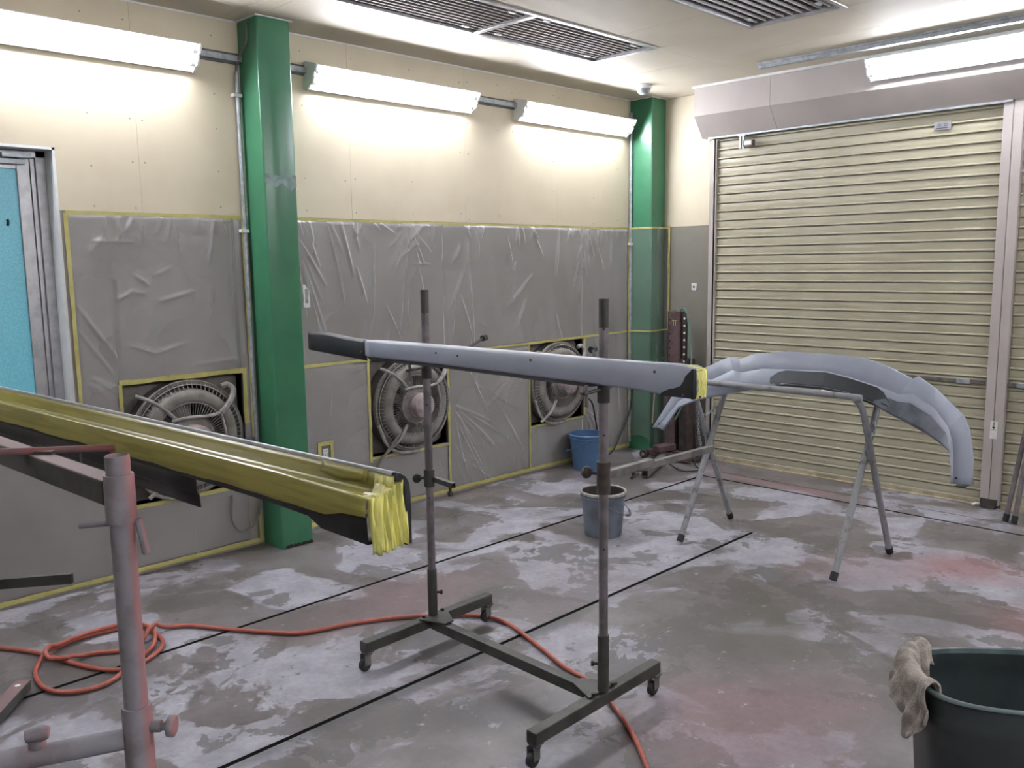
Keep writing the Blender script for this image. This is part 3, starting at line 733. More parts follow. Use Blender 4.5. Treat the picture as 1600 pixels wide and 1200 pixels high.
for ox, oz, a0, a1, n_r, l0, l1 in ((-2.16, .62, .15, 1.25, 8, .25, .75), (-2.16, .30, .3, 1.2, 4, .2, .5), (-1.42, .95, -1.3, -.2, 7, .2, .5), (-.76, .40, .1, 1.0, 5, .1, .35), (-3.33, 1.78, .05, .6, 6, .2, .7), (-4.47, 1.05, .3, 1.1, 7, .15, .4), (-.75, 1.80, -.5, .5, 9, .1, .5), (-2.48, 1.79, -.9, .9, 8, .08, .3)):
    for q_ in range(n_r):
        a = a0 + (a1 - a0) * (q_ + rng.uniform(0, .8)) / n_r; L_ = rng.uniform(l0, l1); st = rng.uniform(.02, .10)
        RIDGES.append([(ox + st * math.sin(a), oz - st * math.cos(a)), (ox + (st + L_) * math.sin(a), max(.05, oz - (st + L_) * math.cos(a)))])
for x0, x1 in ((-3.3, -.25), (-4.45, -3.68)):
    for _ in range(int((x1 - x0) * 13)):          # little puckers hanging from the tape
        x = rng.uniform(x0, x1); L_ = rng.uniform(.03, .13); RIDGES.append([(x, 1.80), (x + rng.uniform(-.05, .05), 1.80 - L_)])
    for _ in range(int((x1 - x0) * 6)):
        x = rng.uniform(x0, x1); z = rng.uniform(.15, 1.7); L_ = rng.uniform(.08, .4); a = rng.uniform(-.5, .5)
        RIDGES.append([(x, z), (x + L_ * math.sin(a), z - L_ * math.cos(a))])
def relief(X, Z):
    h = .004 * np.sin(X * 9 + 2 * np.sin(Z * 2.3)) + .003 * np.sin(X * 23 + Z * 4) + .003 * np.sin(Z * 7 + X * 3) + .012
    for i, poly in enumerate(RIDGES):
        amp = .008 + .006 * ((i * 37) % 10) / 10; w = .0045 + .003 * ((i * 13) % 7) / 7
        for (ax, az), (bx_, bz) in zip(poly[:-1], poly[1:]):
            m_ = (X > min(ax, bx_) - .05) & (X < max(ax, bx_) + .05) & (Z > min(az, bz) - .05) & (Z < max(az, bz) + .05)
            if not m_.any(): continue
            dx, dz = bx_ - ax, bz - az; L2 = dx * dx + dz * dz
            t_ = np.clip(((X[m_] - ax) * dx + (Z[m_] - az) * dz) / L2, 0, 1)
            d2 = (X[m_] - ax - t_ * dx) ** 2 + (Z[m_] - az - t_ * dz) ** 2
            h[m_] = np.maximum(h[m_], h[m_] + amp * np.exp(-d2 / (2 * w * w)) * (.35 + .65 * np.sin(np.clip(t_, .04, .96) * PI)))
    return h
def film_panel(x0, x1, z0, z1, root, step=.007, holes=()):
    nx = max(2, int((x1 - x0) / step)); nz = max(2, int((z1 - z0) / step))
    xs_ = np.linspace(x0, x1, nx + 1); zs_ = np.linspace(z0, z1, nz + 1)
    X, Z = np.meshgrid(xs_, zs_); h = relief(X, Z)
    e = np.minimum(np.minimum(X - x0, x1 - X), np.minimum(Z - z0, z1 - Z)); h *= np.clip(e / .02, .25, 1)
    b = MB(); b.v = list(zip(X.ravel().tolist(), (-h).ravel().tolist(), Z.ravel().tolist()))
    W = nx + 1
    b.f = [(j * W + i, j * W + i + 1, (j + 1) * W + i + 1, (j + 1) * W + i) for j in range(nz) for i in range(nx)]; b.mi = [0] * len(b.f)
    part('film_panel', b, M['film'], root, smooth=0).data.polygons.foreach_set('use_smooth', [True] * len(b.f))
def tape(p0, p1, root, w=.018, y=-.016, nm='tape_strip'):
    # slightly wavering strip of crepe tape
    p0 = Vector((p0[0], 0, p0[1])); p1 = Vector((p1[0], 0, p1[1])); d = (p1 - p0); L_ = d.length; d.normalize(); nrm = Vector((-d.z, 0, d.x)); n = max(2, int(L_ / .06))
    rows = []
    for i in range(n + 1):
        p = p0 + d * (L_ * i / n); q = w / 2 * random.uniform(.82, 1.12); o_ = random.uniform(-.0015, .0015); yy = y + random.uniform(-.002, .001)
        rows.append([(p + nrm * (o_ - q)) + Vector((0, yy, 0)), (p + nrm * (o_ + q)) + Vector((0, yy, 0))])
    b = MB(); b.loft(rows); part(nm, b, M['tape'], root, smooth=0, solid=.0006)
A = thing('masking_film', 'clear masking film taped over the wall between glass door and large green column', 'plastic sheet', (-4.05, 0, 0))
O1, O2, O3 = OPEN
for x0, x1, z0, z1 in ((-4.497, O1[0], .78, 1.812), (-5.44, O1[0], .03, .78), (O1[0], O1[1], O1[3], 1.812), (O1[0], O1[1], .03, O1[2]), ): film_panel(x0, x1, z0, z1, A)
film_panel(O1[1], -3.60, .60, 1.812, A)
tape((-4.50, 1.812), (-3.60, 1.812), A); tape((-4.498, .78), (-4.498, 1.81), A, .020); tape((-5.44, .775), (-4.5, .775), A, .02)
tape((-3.607, .62), (-3.607, 1.81), A, .022); tape((O1[0] - .01, O1[3] + .008), (O1[1] + .02, O1[3] + .008), A, .026); tape((O1[0] - .006, O1[2]), (O1[0] - .006, O1[3]), A)
tape((O1[1] + .008, .70), (O1[1] + .008, O1[3]), A, .026); tape((O1[0], O1[2] - .008), (-3.62, O1[2] - .008), A, .022); tape((O1[0], .035), (O1[0], O1[2]), A)
tape((-5.44, .03), (-3.58, .03), A, .024); tape((-3.60, .03), (-3.60, .20), A, .016)
# film continues left, below the door opening's near side
Bf = thing('masking_film', 'clear masking film taped between the large green column and far corner, round two fans', 'plastic sheet', (-1.8, 0, 0))
XC = -.195
for x0, x1, z0, z1 in ((-3.372, O2[0], .03, O2[3]), (-3.372, -2.19, O2[3], 1.812), (O2[0], O2[1], .03, O2[2]), (O2[1], O3[0], .03, O3[3]), (-2.19, O3[1], O3[3], 1.812), (O3[0], O3[1], .03, O3[2]), (O3[1], -.215, .03, 1.812)):
    film_panel(x0, x1, z0, z1, Bf)
tape((-3.376, 1.812), (-.20, 1.812), Bf, .014)
tape((-3.376, .975), (O2[0], .978), Bf, .020); tape((O2[0], .978), (O3[0], .968), Bf, .014); tape((O3[0] - .01, .970), (-.20, .985), Bf, .018)
tape((O2[0] - .006, O2[2] - .03), (O2[0] - .006, O2[3]), Bf, .020); tape((O2[1] + .006, .03), (O2[1] + .006, O2[3]), Bf, .018)
tape((O2[0], O2[2] - .006), (O2[1], O2[2] - .010), Bf, .016); tape((O3[0] - .006, .03), (O3[0] - .006, O3[3]), Bf, .018)
tape((O3[1] + .006, O3[2]), (O3[1] + .006, O3[3]), Bf, .020); tape((O3[0], O3[2] - .006), (O3[1], O3[2] - .006), Bf, .014)
tape((-3.376, .035), (-.20, .035), Bf, .026)
tape((-.222, .03), (-.222, 1.81), Bf, .014)
# sheet wrapped round the far column
Cf = thing('masking_film', 'clear masking film wrapped loosely round the far green corner column', 'plastic sheet', (-.1, -.12, 0))
path = [(-.215, -.010), (-.207, -.06), (-.203, -.12), (-.204, -.18), (-.201, -.222), (-.15, -.230), (-.09, -.226), (-.03, -.232), (-.010, -.245), (-.008, -.262)]
pp = smoothpts([(x, y, 0) for x, y in path], 6); rows = []
nz = 120
for j in range(nz + 1):
    z = 1.815 - j * (1.815 - .08) / nz; row = []
    for i, p in enumerate(pp):
        s_ = i / (len(pp) - 1); amp = .006 + .006 * math.sin(z * 5 + s_ * 6); nn = Vector((-1, -1, 0)).normalized()
        w = amp * max(0, math.sin(s_ * 40 + 3 * math.sin(z * 6)) ** 5) + .010 * math.sin(z * 2.0 + s_ * 3) ** 2 * math.sin(PI * s_)
        zz = z + (.07 * math.sin(s_ * 7) * max(0, 1 - z / .25) if z < .25 else 0)
        row.append((p.x + nn.x * w, p.y + nn.y * w, zz))
    rows.append(row)
b = MB(); b.loft(rows); part('film_panel', b, M['film_thin'], Cf, smooth=80)
b = MB(); b.loft([[(p.x - .002, p.y - .003, 1.82) for p in pp], [(p.x - .002, p.y - .003, 1.806) for p in pp]]); part('tape_strip', b, M['tape'], Cf, smooth=0)
b = MB(); b.loft([[(p.x - .005, p.y - .006, .992 + .012 * i / len(pp)) for i, p in enumerate(pp)], [(p.x - .005, p.y - .006, .980 + .012 * i / len(pp)) for i, p in enumerate(pp)]]); part('tape_strip', b, M['tape'], Cf, smooth=0)
b = MB(); b.box((-.011, -.268, .98), (-.009, -.248, 1.83)); part('tape_strip', b, M['tape'], Cf, smooth=0)

# ------------------------------------------------------------------ rolling stand
S = thing('rolling_stand', 'dark steel rolling stand with two upright poles holding the grey side skirt', 'stand', (-3.78, -2.17, 0))
P1 = (-3.769, -1.716); P2 = (-3.792, -2.63)
ZB = .098; BH = .042
for (px_, py_), (xa, xb) in ((P1, (-4.12, -3.44)), (P2, (-4.145, -3.475))):
    b = MB(); b.beam((xa, py_, ZB), (xb, py_ + .01, ZB), BH, BH); ft = part('foot_beam', b, M['oldsteel'], S, smooth=0, bevel=.003)
    for xx in (xa + .02, xb - .02):
        b = MB(); b.box((xx - .018, py_ - .018, ZB - .026), (xx + .018, py_ + .018, ZB - .0215)); b.tube([(xx, py_, ZB - .026), (xx, py_, ZB - .032)], .010, 10)
        b.box((xx - .024, py_ - .016, .026), (xx + .004, py_ - .013, .068)); b.box((xx - .024, py_ + .013, .026), (xx + .004, py_ + .016, .068)); b.box((xx - .014, py_ - .016, .064), (xx + .010, py_ + .016, .069))
        cs = part('caster', b, M['dusty_steel'], S)
        b = MB(); b.lathe([(0, -.011), (.020, -.011), (.0255, -.007), (.0255, .007), (.020, .011), (0, .011)], (xx - .014, py_, .026), 'y', 22); part('wheel', b, M['black'], S, under=cs)
b = MB(); b.beam((-3.780, P1[1] - .02, ZB - .002), (-3.792, P2[1] + .02, ZB - .002), .040, .040); part('cross_beam', b, M['oldsteel'], S, smooth=0, bevel=.002)
for (px_, py_), sgn in ((P1, -1), (P2, 1)):
    b = MB(); z = ZB + BH / 2; w = .075
    b.add([(px_ - w, py_, z + .001), (px_ + w, py_, z + .001), (px_ + .015, py_ + sgn * .11, z + .001), (px_ - .03, py_ + sgn * .11, z + .001), (px_ - w, py_, z + .006), (px_ + w, py_, z + .006), (px_ + .015, py_ + sgn * .11, z + .006), (px_ - .03, py_ + sgn * .11, z + .006)],
          [(0, 1, 2, 3), (4, 5, 6, 7), (0, 1, 5, 4), (1, 2, 6, 5), (2, 3, 7, 6), (3, 0, 4, 7)]); part('gusset_plate', b, M['oldsteel'], S, smooth=0)
    for q in (-.05, .05):
        b = MB(); b.lathe([(0, z + .006), (.008, z + .006), (.008, z + .014), (0, z + .014)], (px_ + q, py_, 0), 'z', 6); part('bolt', b, M['black'], S)
    b = MB(); b.tube([(px_, py_, z + .004), (px_, py_, z + .20)], .0195, 18); part('sleeve', b, M['oldsteel'], S)
    b = MB(); q = Vector((-.7, .7, 0)) if sgn > 0 else Vector((.7, -.7, 0)); c_ = Vector((px_, py_, z + .10)); b.tube([c_ + q * .018, c_ + q * .034], .005, 8); b.tube([c_ + q * .032, c_ + q * .042], .009, 8); part('set_screw', b, M['black'], S)
    ztop = 1.452 if sgn < 0 else 1.436
    b = MB(); b.tube([(px_, py_, z + .19), (px_, py_, ztop)], .0155, 18, cap=False); b.lathe([(.0155, ztop), (.012, ztop), (.012, ztop - .1)], (px_, py_, 0), 'z', 18); po = part('upright_pole', b, M['pole'], S)
    b = MB(); b.tube([(px_, py_, ztop - .09), (px_, py_, ztop + .0005)], .0160, 18, cap=False); part('pole_top_band', b, M['oldsteel'], S, under=po)
    for z_ in (ztop - .095, 1.0, .62):
        b = MB(); c_ = Vector((px_, py_, z_)); q = Vector((-.75, -.66, 0)); b.tube([c_ + q * .0130, c_ + q * .0163], .0035, 8); part('peg_hole', b, M['ink'], S, under=po)
# upper rest arms (under/behind skirt)
for (px_, py_), tip in ((P1, (-3.40, -1.66, 1.236)), (P2, (-3.555, -2.39, 1.243))):
    b = MB(); b.tube([(px_, py_, 1.105), (px_, py_, 1.165)], .0205, 16); cl = part('clamp_collar', b, M['oldsteel'], S)
    a_ = Vector((px_, py_, 1.150)); 
    b = MB(); b.tube([(px_ - .10, py_ + .0, 1.143), a_, (px_ + .05, py_ + .01, 1.150), (px_ + (tip[0] - px_) * .5, py_ + (tip[1] - py_) * .5, 1.18), tip], .006, 8); part('rest_arm', b, M['oldsteel'], S)
    b = MB(); tv = Vector(tip); dv = Vector((.9, .1, .1)).normalized(); b.tube([tv - dv * .012, tv + dv * .012], .013, 10); part('rubber_tip', b, M['black'], S)
    b = MB(); b.box((px_ - .088, py_ - .005, 1.10), (px_ - .080, py_ + .007, 1.17)); part('hook_tab', b, M['pole'], S, bevel=.002)
# lower clamps and arms
b = MB(); b.tube([(P1[0], P1[1], .665), (P1[0], P1[1], .735)], .0215, 16); part('clamp_collar', b, M['oldsteel'], S)
b = MB(); b.beam((P1[0] + .01, P1[1] - .005, .697), (-3.775, -1.87, .695), .020, .020, hollow=.003); part('lower_arm', b, M['oldsteel'], S, smooth=0)
b = MB(); c_ = Vector((P1[0], P1[1], .70)); q = Vector((-.8, .6, 0)); b.tube([c_ + q * .02, c_ + q * .045], .006, 8); b.lathe([(0, -.006), (.017, -.008), (.020, 0), (.017, .008), (0, .006)], tuple(c_ + q * .05), 'y', 10); part('clamp_knob', b, M['black'], S)
b = MB(); b.tube([(-3.776, -1.85, .683), (-3.776, -1.85, .668)], .006, 8); b.lathe([(0, .650), (.010, .650), (.013, .658), (.010, .668), (0, .668)], (-3.776, -1.85, 0), 'z', 6); part('wing_screw', b, M['oldsteel'], S)
ZC = .845
b = MB(); b.tube([(P2[0], P2[1], ZC - .04), (P2[0], P2[1], ZC + .065)], .0225, 16); part('clamp_collar', b, M['rustdark'], S)
b = MB(); c_ = Vector((P2[0], P2[1], ZC + .025)); q = Vector((-.35, .94, 0)); b.tube([c_ + q * .02, c_ + q * .05], .006, 8); b.lathe([(0, -.010), (.016, -.011), (.021, -.004), (.021, .004), (.016, .011), (0, .010)], tuple(c_ + q * .058), 'y', 9); part('clamp_knob', b, M['rustdark'], S)
b = MB(); b.beam((P2[0] + .015, P2[1] + .0, ZC + .02), (-3.505, -2.615, ZC + .012), .026, .026); part('lower_arm', b, M['dusty_steel'], S, smooth=0, bevel=.002)
b = MB(); b.beam((-3.605, -2.600, ZC), (-3.140, -2.628, ZC + .004), .022, .022, hollow=.003); part('cross_tube', b, M['dusty_steel'], S, smooth=0)
b = MB(); b.tube([(-3.59, -2.60, ZC - .011), (-3.59, -2.60, ZC - .025)], .007, 8); b.tube([(-3.615, -2.61, ZC - .026), (-3.56, -2.595, ZC - .026)], .006, 8); part('wing_screw', b, M['oldsteel'], S)

# ------------------------------------------------------------------ side skirt
K = thing('side_skirt', 'long grey primed car side skirt with black ends lying across the rolling stand', 'car part', (-3.85, -2.0, 1.17))
def sk_top(y):
    pts = [(-1.03, 1.262), (-1.14, 1.263), (-1.22, 1.259), (-1.32, 1.251), (-1.44, 1.247), (-1.7, 1.250), (-2.2, 1.252), (-2.7, 1.252), (-2.95, 1.256), (-3.005, 1.250)]
    return float(np.interp(-y, [-p[0] for p in pts], [p[1] for p in pts]))
def sk_bot(y):
    pts = [(-1.03, 1.184), (-1.44, 1.166), (-1.455, 1.182), (-1.9, 1.184), (-2.66, 1.176), (-2.68, 1.174), (-2.84, 1.173), (-2.90, 1.166), (-3.01, 1.166)]
    return float(np.interp(-y, [-p[0] for p in pts], [p[1] for p in pts]))
FX = -3.872
def section(y, top, bot, full=True, w=.06):
    r = .008
    return [(FX + .004, y, bot), (FX, y, bot + .006), (FX, y, top - r), (FX + r * .4, y, top - r * .3), (FX + r, y, top), (FX + w, y, top - .002)]
ysk = list(np.linspace(-1.455, -3.008, 46))
b = MB(); b.loft([section(y, sk_top(y), sk_bot(y)) for y in ysk]); part('primed_face', b, M['primer'], K, solid=.0025, smooth=50)
b = MB(); rows = []
for y in np.linspace(-1.03, -1.462, 14):
    sh_ = .0018; rows.append([(FX + .006, y, sk_bot(min(y, -1.03) if y > -1.44 else -1.44)), (FX + .001, y, (sk_bot(y) if y > -1.44 else 1.166) + .006), (FX + .001, y, sk_top(y) - .009), (FX + .005, y, sk_top(y) - .003), (FX + .010, y, sk_top(y) - .001), (FX + .045, y, sk_top(y) - .003)])
b.loft(rows); part('black_end', b, M['blackplastic'], K, solid=.0025, smooth=50)
b = MB(); yl = list(np.linspace(-1.455, -2.665, 24)); b.loft([[(FX + .006, y, sk_bot(y) + .002), (FX + .012, y, sk_bot(y) - .004), (FX + .022, y, sk_bot(y) - (.016 if y > -2.66 else .004)), (FX + .055, y, sk_bot(y) - (.018 if y > -2.66 else .006))] for y in yl]); part('lower_flange', b, M['primer_dark'], K, solid=.002, smooth=50)
# right black end with sanded-through grey
b = MB(); cp_ = [(-2.905, 1.167, 1.168), (-2.915, 1.165, 1.176), (-2.937, 1.165, 1.186), (-2.955, 1.165, 1.190), (-2.975, 1.165, 1.198), (-2.985, 1.165, 1.212), (-2.992, 1.165, 1.228), (-3.010, 1.165, 1.245)]
b.loft([[(FX - .0022, y, z0), (FX - .0022, y, (z0 + z1) / 2), (FX - .0022, y, z1)] for y, z0, z1 in cp_]); part('black_corner', b, M['blackplastic'], K, smooth=0)
b = MB(); b.box((FX - .002, -3.020, 1.163), (FX + .014, -3.008, 1.250)); b.box((FX - .002, -3.020, 1.163), (FX + .05, -3.008, 1.170)); part('end_flange', b, M['blackplastic'], K, bevel=.003)
b = MB(); random.seed(9)
rows = []
for i in range(7):
    x = FX + .012 + .052 * i / 6
    rows.append([(x, -3.018 - .004 * math.sin(i * 2.1), 1.162 + .002 * (i % 3)), (x + .002, -3.022 - .004 * math.sin(i * 1.7 + 1), 1.19), (x, -3.022 - .004 * math.sin(i * 2.3 + 2), 1.215), (x, -3.019, 1.243 - .003 * (i % 2)), (x, -2.99, 1.2535), (x, -2.965, 1.2525)])
b.loft(rows); part('masking_tape', b, M['paper2'], K, solid=.0015, smooth=0)
for y, z in ((-1.90, 1.225), (-2.02, 1.222), (-2.385, 1.232), (-2.885, 1.232)):
    b = MB(); b.lathe([(0, FX - .0022), (.0045, FX - .0022), (.0045, FX - .0005)], (0, y, z), 'x', 10); part('drill_hole', b, M['ink'], K)
b = MB(); b.lathe([(.002, FX - .003), (.006, FX - .002), (.007, FX)], (0, -2.985, 1.17), 'x', 12); part('rivet', b, M['dusty_steel'], K)
b = MB(); b.lathe([(0, FX - .0022), (.003, FX - .0022), (.003, FX)], (0, -1.425, 1.20), 'x', 8); part('rivet', b, M['dustlight'], K)

# ------------------------------------------------------------------ trestle
T = thing('folding_trestle', 'pale tubular folding trestle with crossed legs holding the arched lip spoiler', 'stand', (-1.70, -2.17, 0))
R_ = .0165
def uframe(xf, xt, ya, yb, zt, off):
    # feet at x=xf, top bar at x=xt
    def leg(y, s_):
        return [(xf, y, .02), (xf + (xt - xf) * .5, y, zt * .5 + .01), (xf + (xt - xf) * .86, y, zt * .87), (xf + (xt - xf) * .95, y - s_ * .008, zt * .955), (xt, y - s_ * .028, zt - .012), (xt, y - s_ * .06, zt)]
    a_ = leg(ya, 1); c_ = leg(yb, -1)
    return a_, c_
for nm, (xf, xt, ya, yb, zt) in (('near', (-1.425, -1.872, -1.700, -2.650, .892)), ('far', (-2.005, -1.515, -1.735, -2.612, .892))):
    a_, c_ = uframe(xf, xt, ya, yb, zt, 0)
    pts = smoothpts(a_ + list(reversed(c_)), 4)
    b = MB(); b.tube(pts, R_, 14); fr = part('leg_frame', b, M['trestle'], T, smooth=60)
    for p in (a_[0], c_[0]):
        b = MB(); d_ = (Vector(a_[1]) - Vector(a_[0])).normalized(); b.tube([Vector(p) - d_ * .012 + Vector((0, 0, .004)), Vector(p) + d_ * .03], .0195, 12); part('rubber_foot', b, M['black'], T, under=fr)
for y in (-1.717, -2.632):
    b = MB(); b.tube([(-1.708, y - .028, .553), (-1.708, y + .028, .553)], .006, 8); part('pivot_bolt', b, M['oldsteel'], T)
b = MB(); b.tube([(-1.872, -2.10, .892), (-1.872, -2.125, .892)], .0195, 14); part('tube_joint', b, M['trestle'], T)
def chain(pts, label=None):
    pts = smoothpts(pts, 6); L_ = [0]
    for i in range(1, len(pts)): L_.append(L_[-1] + (pts[i] - pts[i - 1]).length)
    b = MB(); s_ = 0; k_ = 0
    while s_ < L_[-1] - .01:
        i = max(1, np.searchsorted(L_, s_)); i = min(i, len(pts) - 1); p = pts[i - 1].lerp(pts[i], (s_ - L_[i - 1]) / max(1e-6, L_[i] - L_[i - 1])); d = (pts[i] - pts[i - 1]).normalized()
        u = d.orthogonal().normalized(); w = d.cross(u); a_ = u if k_ % 2 else w
        b.tube([p + d * (.012 * math.cos(t_)) + a_ * (.0065 * math.sin(t_)) for t_ in [2 * PI * j / 10 for j in range(10)]], .0022, 5, closed=True)
        s_ += .0175; k_ += 1
    return part('chain', b, M['galv'], T)
chain([(-1.80, -1.70, .73), (-1.74, -1.705, .685), (-1.66, -1.705, .695), (-1.60, -1.735, .745)])
chain([(-1.79, -1.70, .72), (-1.77, -1.69, .60), (-1.735, -1.685, .50), (-1.74, -1.69, .44)])
chain([(-1.80, -2.65, .73), (-1.74, -2.65, .685), (-1.66, -2.64, .70), (-1.615, -2.615, .745)])

# ------------------------------------------------------------------ lip spoiler
Ow = [(-1.335, .562), (-1.47, .762), (-1.654, .931), (-1.846, 1.022), (-1.909, 1.011), (-2.005, 1.049), (-2.19, 1.071), (-2.402, 1.074), (-2.58, 1.066), (-2.7, 1.034), (-2.826, .979), (-2.851, .994), (-2.932, .943), (-3.055, .833), (-3.086, .768), (-3.109, .634), (-3.111, .515)]
Kw = [(-1.433, .585), (-1.573, .752), (-1.732, .869), (-1.919, .963), (-1.969, .953), (-2.097, .983), (-2.234, .990), (-2.443, .997), (-2.558, .978), (-2.70, .945), (-2.800, .915), (-2.862, .925), (-2.963, .869), (-3.029, .785), (-3.048, .722), (-3.056, .634), (-3.059, .527)]
Iw = [(-1.499, .583), (-1.60, .725), (-1.744, .788), (-1.943, .843), (-1.99, .855), (-2.12, .888), (-2.25, .908), (-2.443, .908), (-2.56, .898), (-2.70, .856), (-2.80, .812), (-2.86, .788), (-2.94, .752), (-3.01, .712), (-3.052, .680), (-3.062, .611), (-3.065, .537)]
LS = thing('lip_spoiler', 'grey primed arched car lip spoiler resting on the folding trestle by the shutter', 'car part', (-1.78, -2.25, .9))
def xo(i, n): 
    s_ = abs(2 * i / (n - 1) - 1); return .05 * s_ ** 2
n_ = len(Ow)
def upsample(rows, k_=4):
    out = []
    cols_ = list(zip(*rows)); return list(zip(*[smoothpts(c_, k_) for c_ in cols_]))
# straight (non-smoothed) resample near the two steps keeps them crisp
def lin(rows, k_=3):
    out = []
    for i in range(len(rows) - 1):
        for j in range(k_): out.append([Vector(a_).lerp(Vector(c_), j / k_) for a_, c_ in zip(rows[i], rows[i + 1])])
    out.append([Vector(a_) for a_ in rows[-1]]); return out
XO, XK, XI = -1.715, -1.80, -1.838
rows = []
for i in range(n_):
    e = xo(i, n_)
    rows.append([(XO + .03, Ow[i][0], Ow[i][1] - .004), (XO, Ow[i][0], Ow[i][1]), (XK, Kw[i][0], Kw[i][1])])
b = MB(); b.loft(lin(rows)); part('upper_band', b, M['primer'], LS, solid=.003, smooth=16)
rows = []
for i in range(n_):
    yk, zk = Kw[i]; yi, zi = Iw[i]
    rows.append([(XK, yk, zk), (XK - .012, yk * .7 + yi * .3, zk * .7 + zi * .3), (XI, yk * .15 + yi * .85, zk * .15 + zi * .85), (XI + .006, yi, zi)])
face_rows = lin(rows)
b = MB(); b.loft(face_rows); part('lower_face', b, M['primer'], LS, solid=.003, smooth=50)
# guide-coat patches on the lower face (painted areas of their own shape)
def patch_rows(i0, i1, j0f, j1f, dx=-.0042):
    out = []
    for q, i in enumerate(range(i0, i1)):
        r = face_rows[i]; t_ = (i - i0) / max(1, i1 - i0 - 1); env = min(1, 3.2 * math.sin(PI * min(max(t_, .02), .98)))
        def at_(f):
            f = max(0, min(2.999, f * 3)); k_ = int(f); return r[k_].lerp(r[k_ + 1], f - k_) + Vector((dx, 0, 0))
        mid = (j0f + j1f) / 2; out.append([at_(mid + (j0f - mid) * env + (j1f - j0f) * env * s_ / 5) for s_ in range(6)])
    return out
b = MB(); b.loft(patch_rows(16, 30, .06, .99)); part('guide_coat', b, M['primer_dark'], LS, smooth=0)
k = NT('sanded_guide_coat'); f = k.ramp(k.noise(7, 3, .5), .30, .70); k.color(k.mix(f, srgb(62, 67, 74), srgb(112, 117, 127))); k.rough(0.42); M['guide_worn'] = k.m
b = MB(); b.loft(patch_rows(27, 43, .34, .985, -.0042)); part('guide_coat', b, M['guide_worn'], LS, smooth=0)
b = MB(); q0 = [Vector((XK - .002, -3.056, .64)), Vector((XK - .002, -3.059, .60)), Vector((XK - .002, -3.060, .56)), Vector((XK - .002, -3.061, .525))]
b.loft([[p + Vector((.016, -.004, 0)) for p in q0], [p + Vector((.036, -.020, 0)) for p in q0], [p + Vector((.062, -.034, 0)) for p in q0]])
part('guide_coat', b, M['guide_worn'], LS, smooth=0)
# steps of the splitter
for (y0, z0, y1, z1) in ((-1.846, 1.022, -1.919, .963), (-2.851, .994, -2.862, .925)):
    b = MB(); b.add([(XO, y0, z0), (XK, y1, z1), (XO + .03, y1, z1 - .002), (XO + .03, y0, z0 - .004)], [(0, 1, 2, 3)]); part('step_face', b, M['primer'], LS, solid=.002, smooth=0)
# rear shelf that lies on both bars
b = MB(); rows = []
for i in range(6, 9): rows.append([(XI + .014, Iw[i][0], max(Iw[i][1], .9105)), (XI + .04, Iw[i][0], .9115), (-1.50, Iw[i][0], .9115)])
b.loft(rows); part('rear_shelf', b, M['primer'], LS, solid=.003, smooth=50)
b = MB(); b.box((XO - .07, -3.106, .511), (XO + .0, -3.062, .514)); part('tip_edge', b, M['blackplastic'], LS, smooth=0)
for x_, y, z in ((-1.79, -1.435, .605), (-1.795, -3.072, .555)):
    b = MB(); b.lathe([(0, x_ - .004), (.0045, x_ - .004), (.0045, x_ + .004)], (0, y, z), 'x', 10); part('drill_hole', b, M['ink'], LS)

# ------------------------------------------------------------------ buckets
def bucket(name, c, r0, r1, h, mat, rimmat, label, handle_dir, inner=None, tilt=0):
    t = thing(name, label, 'bucket', (c[0], c[1], 0))
    b = MB(); b.lathe([(0, .004), (r0 - .006, .004), (r0, .0), (r0 + .002, .01), (r1, h - .03), (r1 + .008, h - .028), (r1 + .008, h - .022), (r1, h - .018), (r1, h)], (c[0], c[1], 0), 'z', 40)
    b.lathe([(r1 - .003, h), (r1 - .003, h - .03), (r0, .012), (0, .012)], (c[0], c[1], 0), 'z', 40); part('body', b, mat, t)
    b = MB(); b.lathe([(r1 - .004, h), (r1 - .003, h + .004), (r1 + .004, h + .005), (r1 + .009, h + .001), (r1 + .008, h - .012), (r1 + .001, h - .013), (r1 - .004, h)], (c[0], c[1], 0), 'z', 40); part('rim', b, rimmat, t)
    if inner:
        b = MB(); b.lathe([(r1 - .0035, h - .004), (r1 - .005, h - .03), (r0 + .002, .05), (0, .05)], (c[0], c[1], 0), 'z', 40); part('shaded_dried_paint', b, inner, t)  # dried paint lining, coloured dark to stand in for the shade inside
    hd = Vector(handle_dir).normalized(); sd = Vector((-hd.y, hd.x, 0)); pts = []
    for i in range(17):
        a_ = PI * i / 16; p = Vector((c[0], c[1], h - .03)) + sd * ((r1 + .012) * math.cos(a_)) + hd * ((r1 + .03) * math.sin(a_)) + Vector((0, 0, -.10 * math.sin(a_)))
        pts.append(p)
    b = MB(); b.tube(pts, .003, 6); b.tube(pts[6:11], .0075, 8); part('handle', b, rimmat if inner is None else M['greybucket'], t)
    for s_ in (1, -1):
        p = Vector((c[0], c[1], h - .03)) + sd * ((r1 + .004) * s_); b = MB(); b.tube([p, p + sd * (.016 * s_)], .010, 8); part('handle_lug', b, mat, t)
bucket('bucket', (-.965, -.205), .112, .138, .265, M['bluebucket'], M['bluebucket'], 'blue plastic bucket on the floor against the fan wall', (-.6, .8, 0))
bucket('bucket', (-2.155, -1.31), .105, .125, .255, M['greybucket'], M['crust'], 'grey paint-stained bucket on the floor behind the rolling stand', (.5, -.86, 0), M['rustdark'])

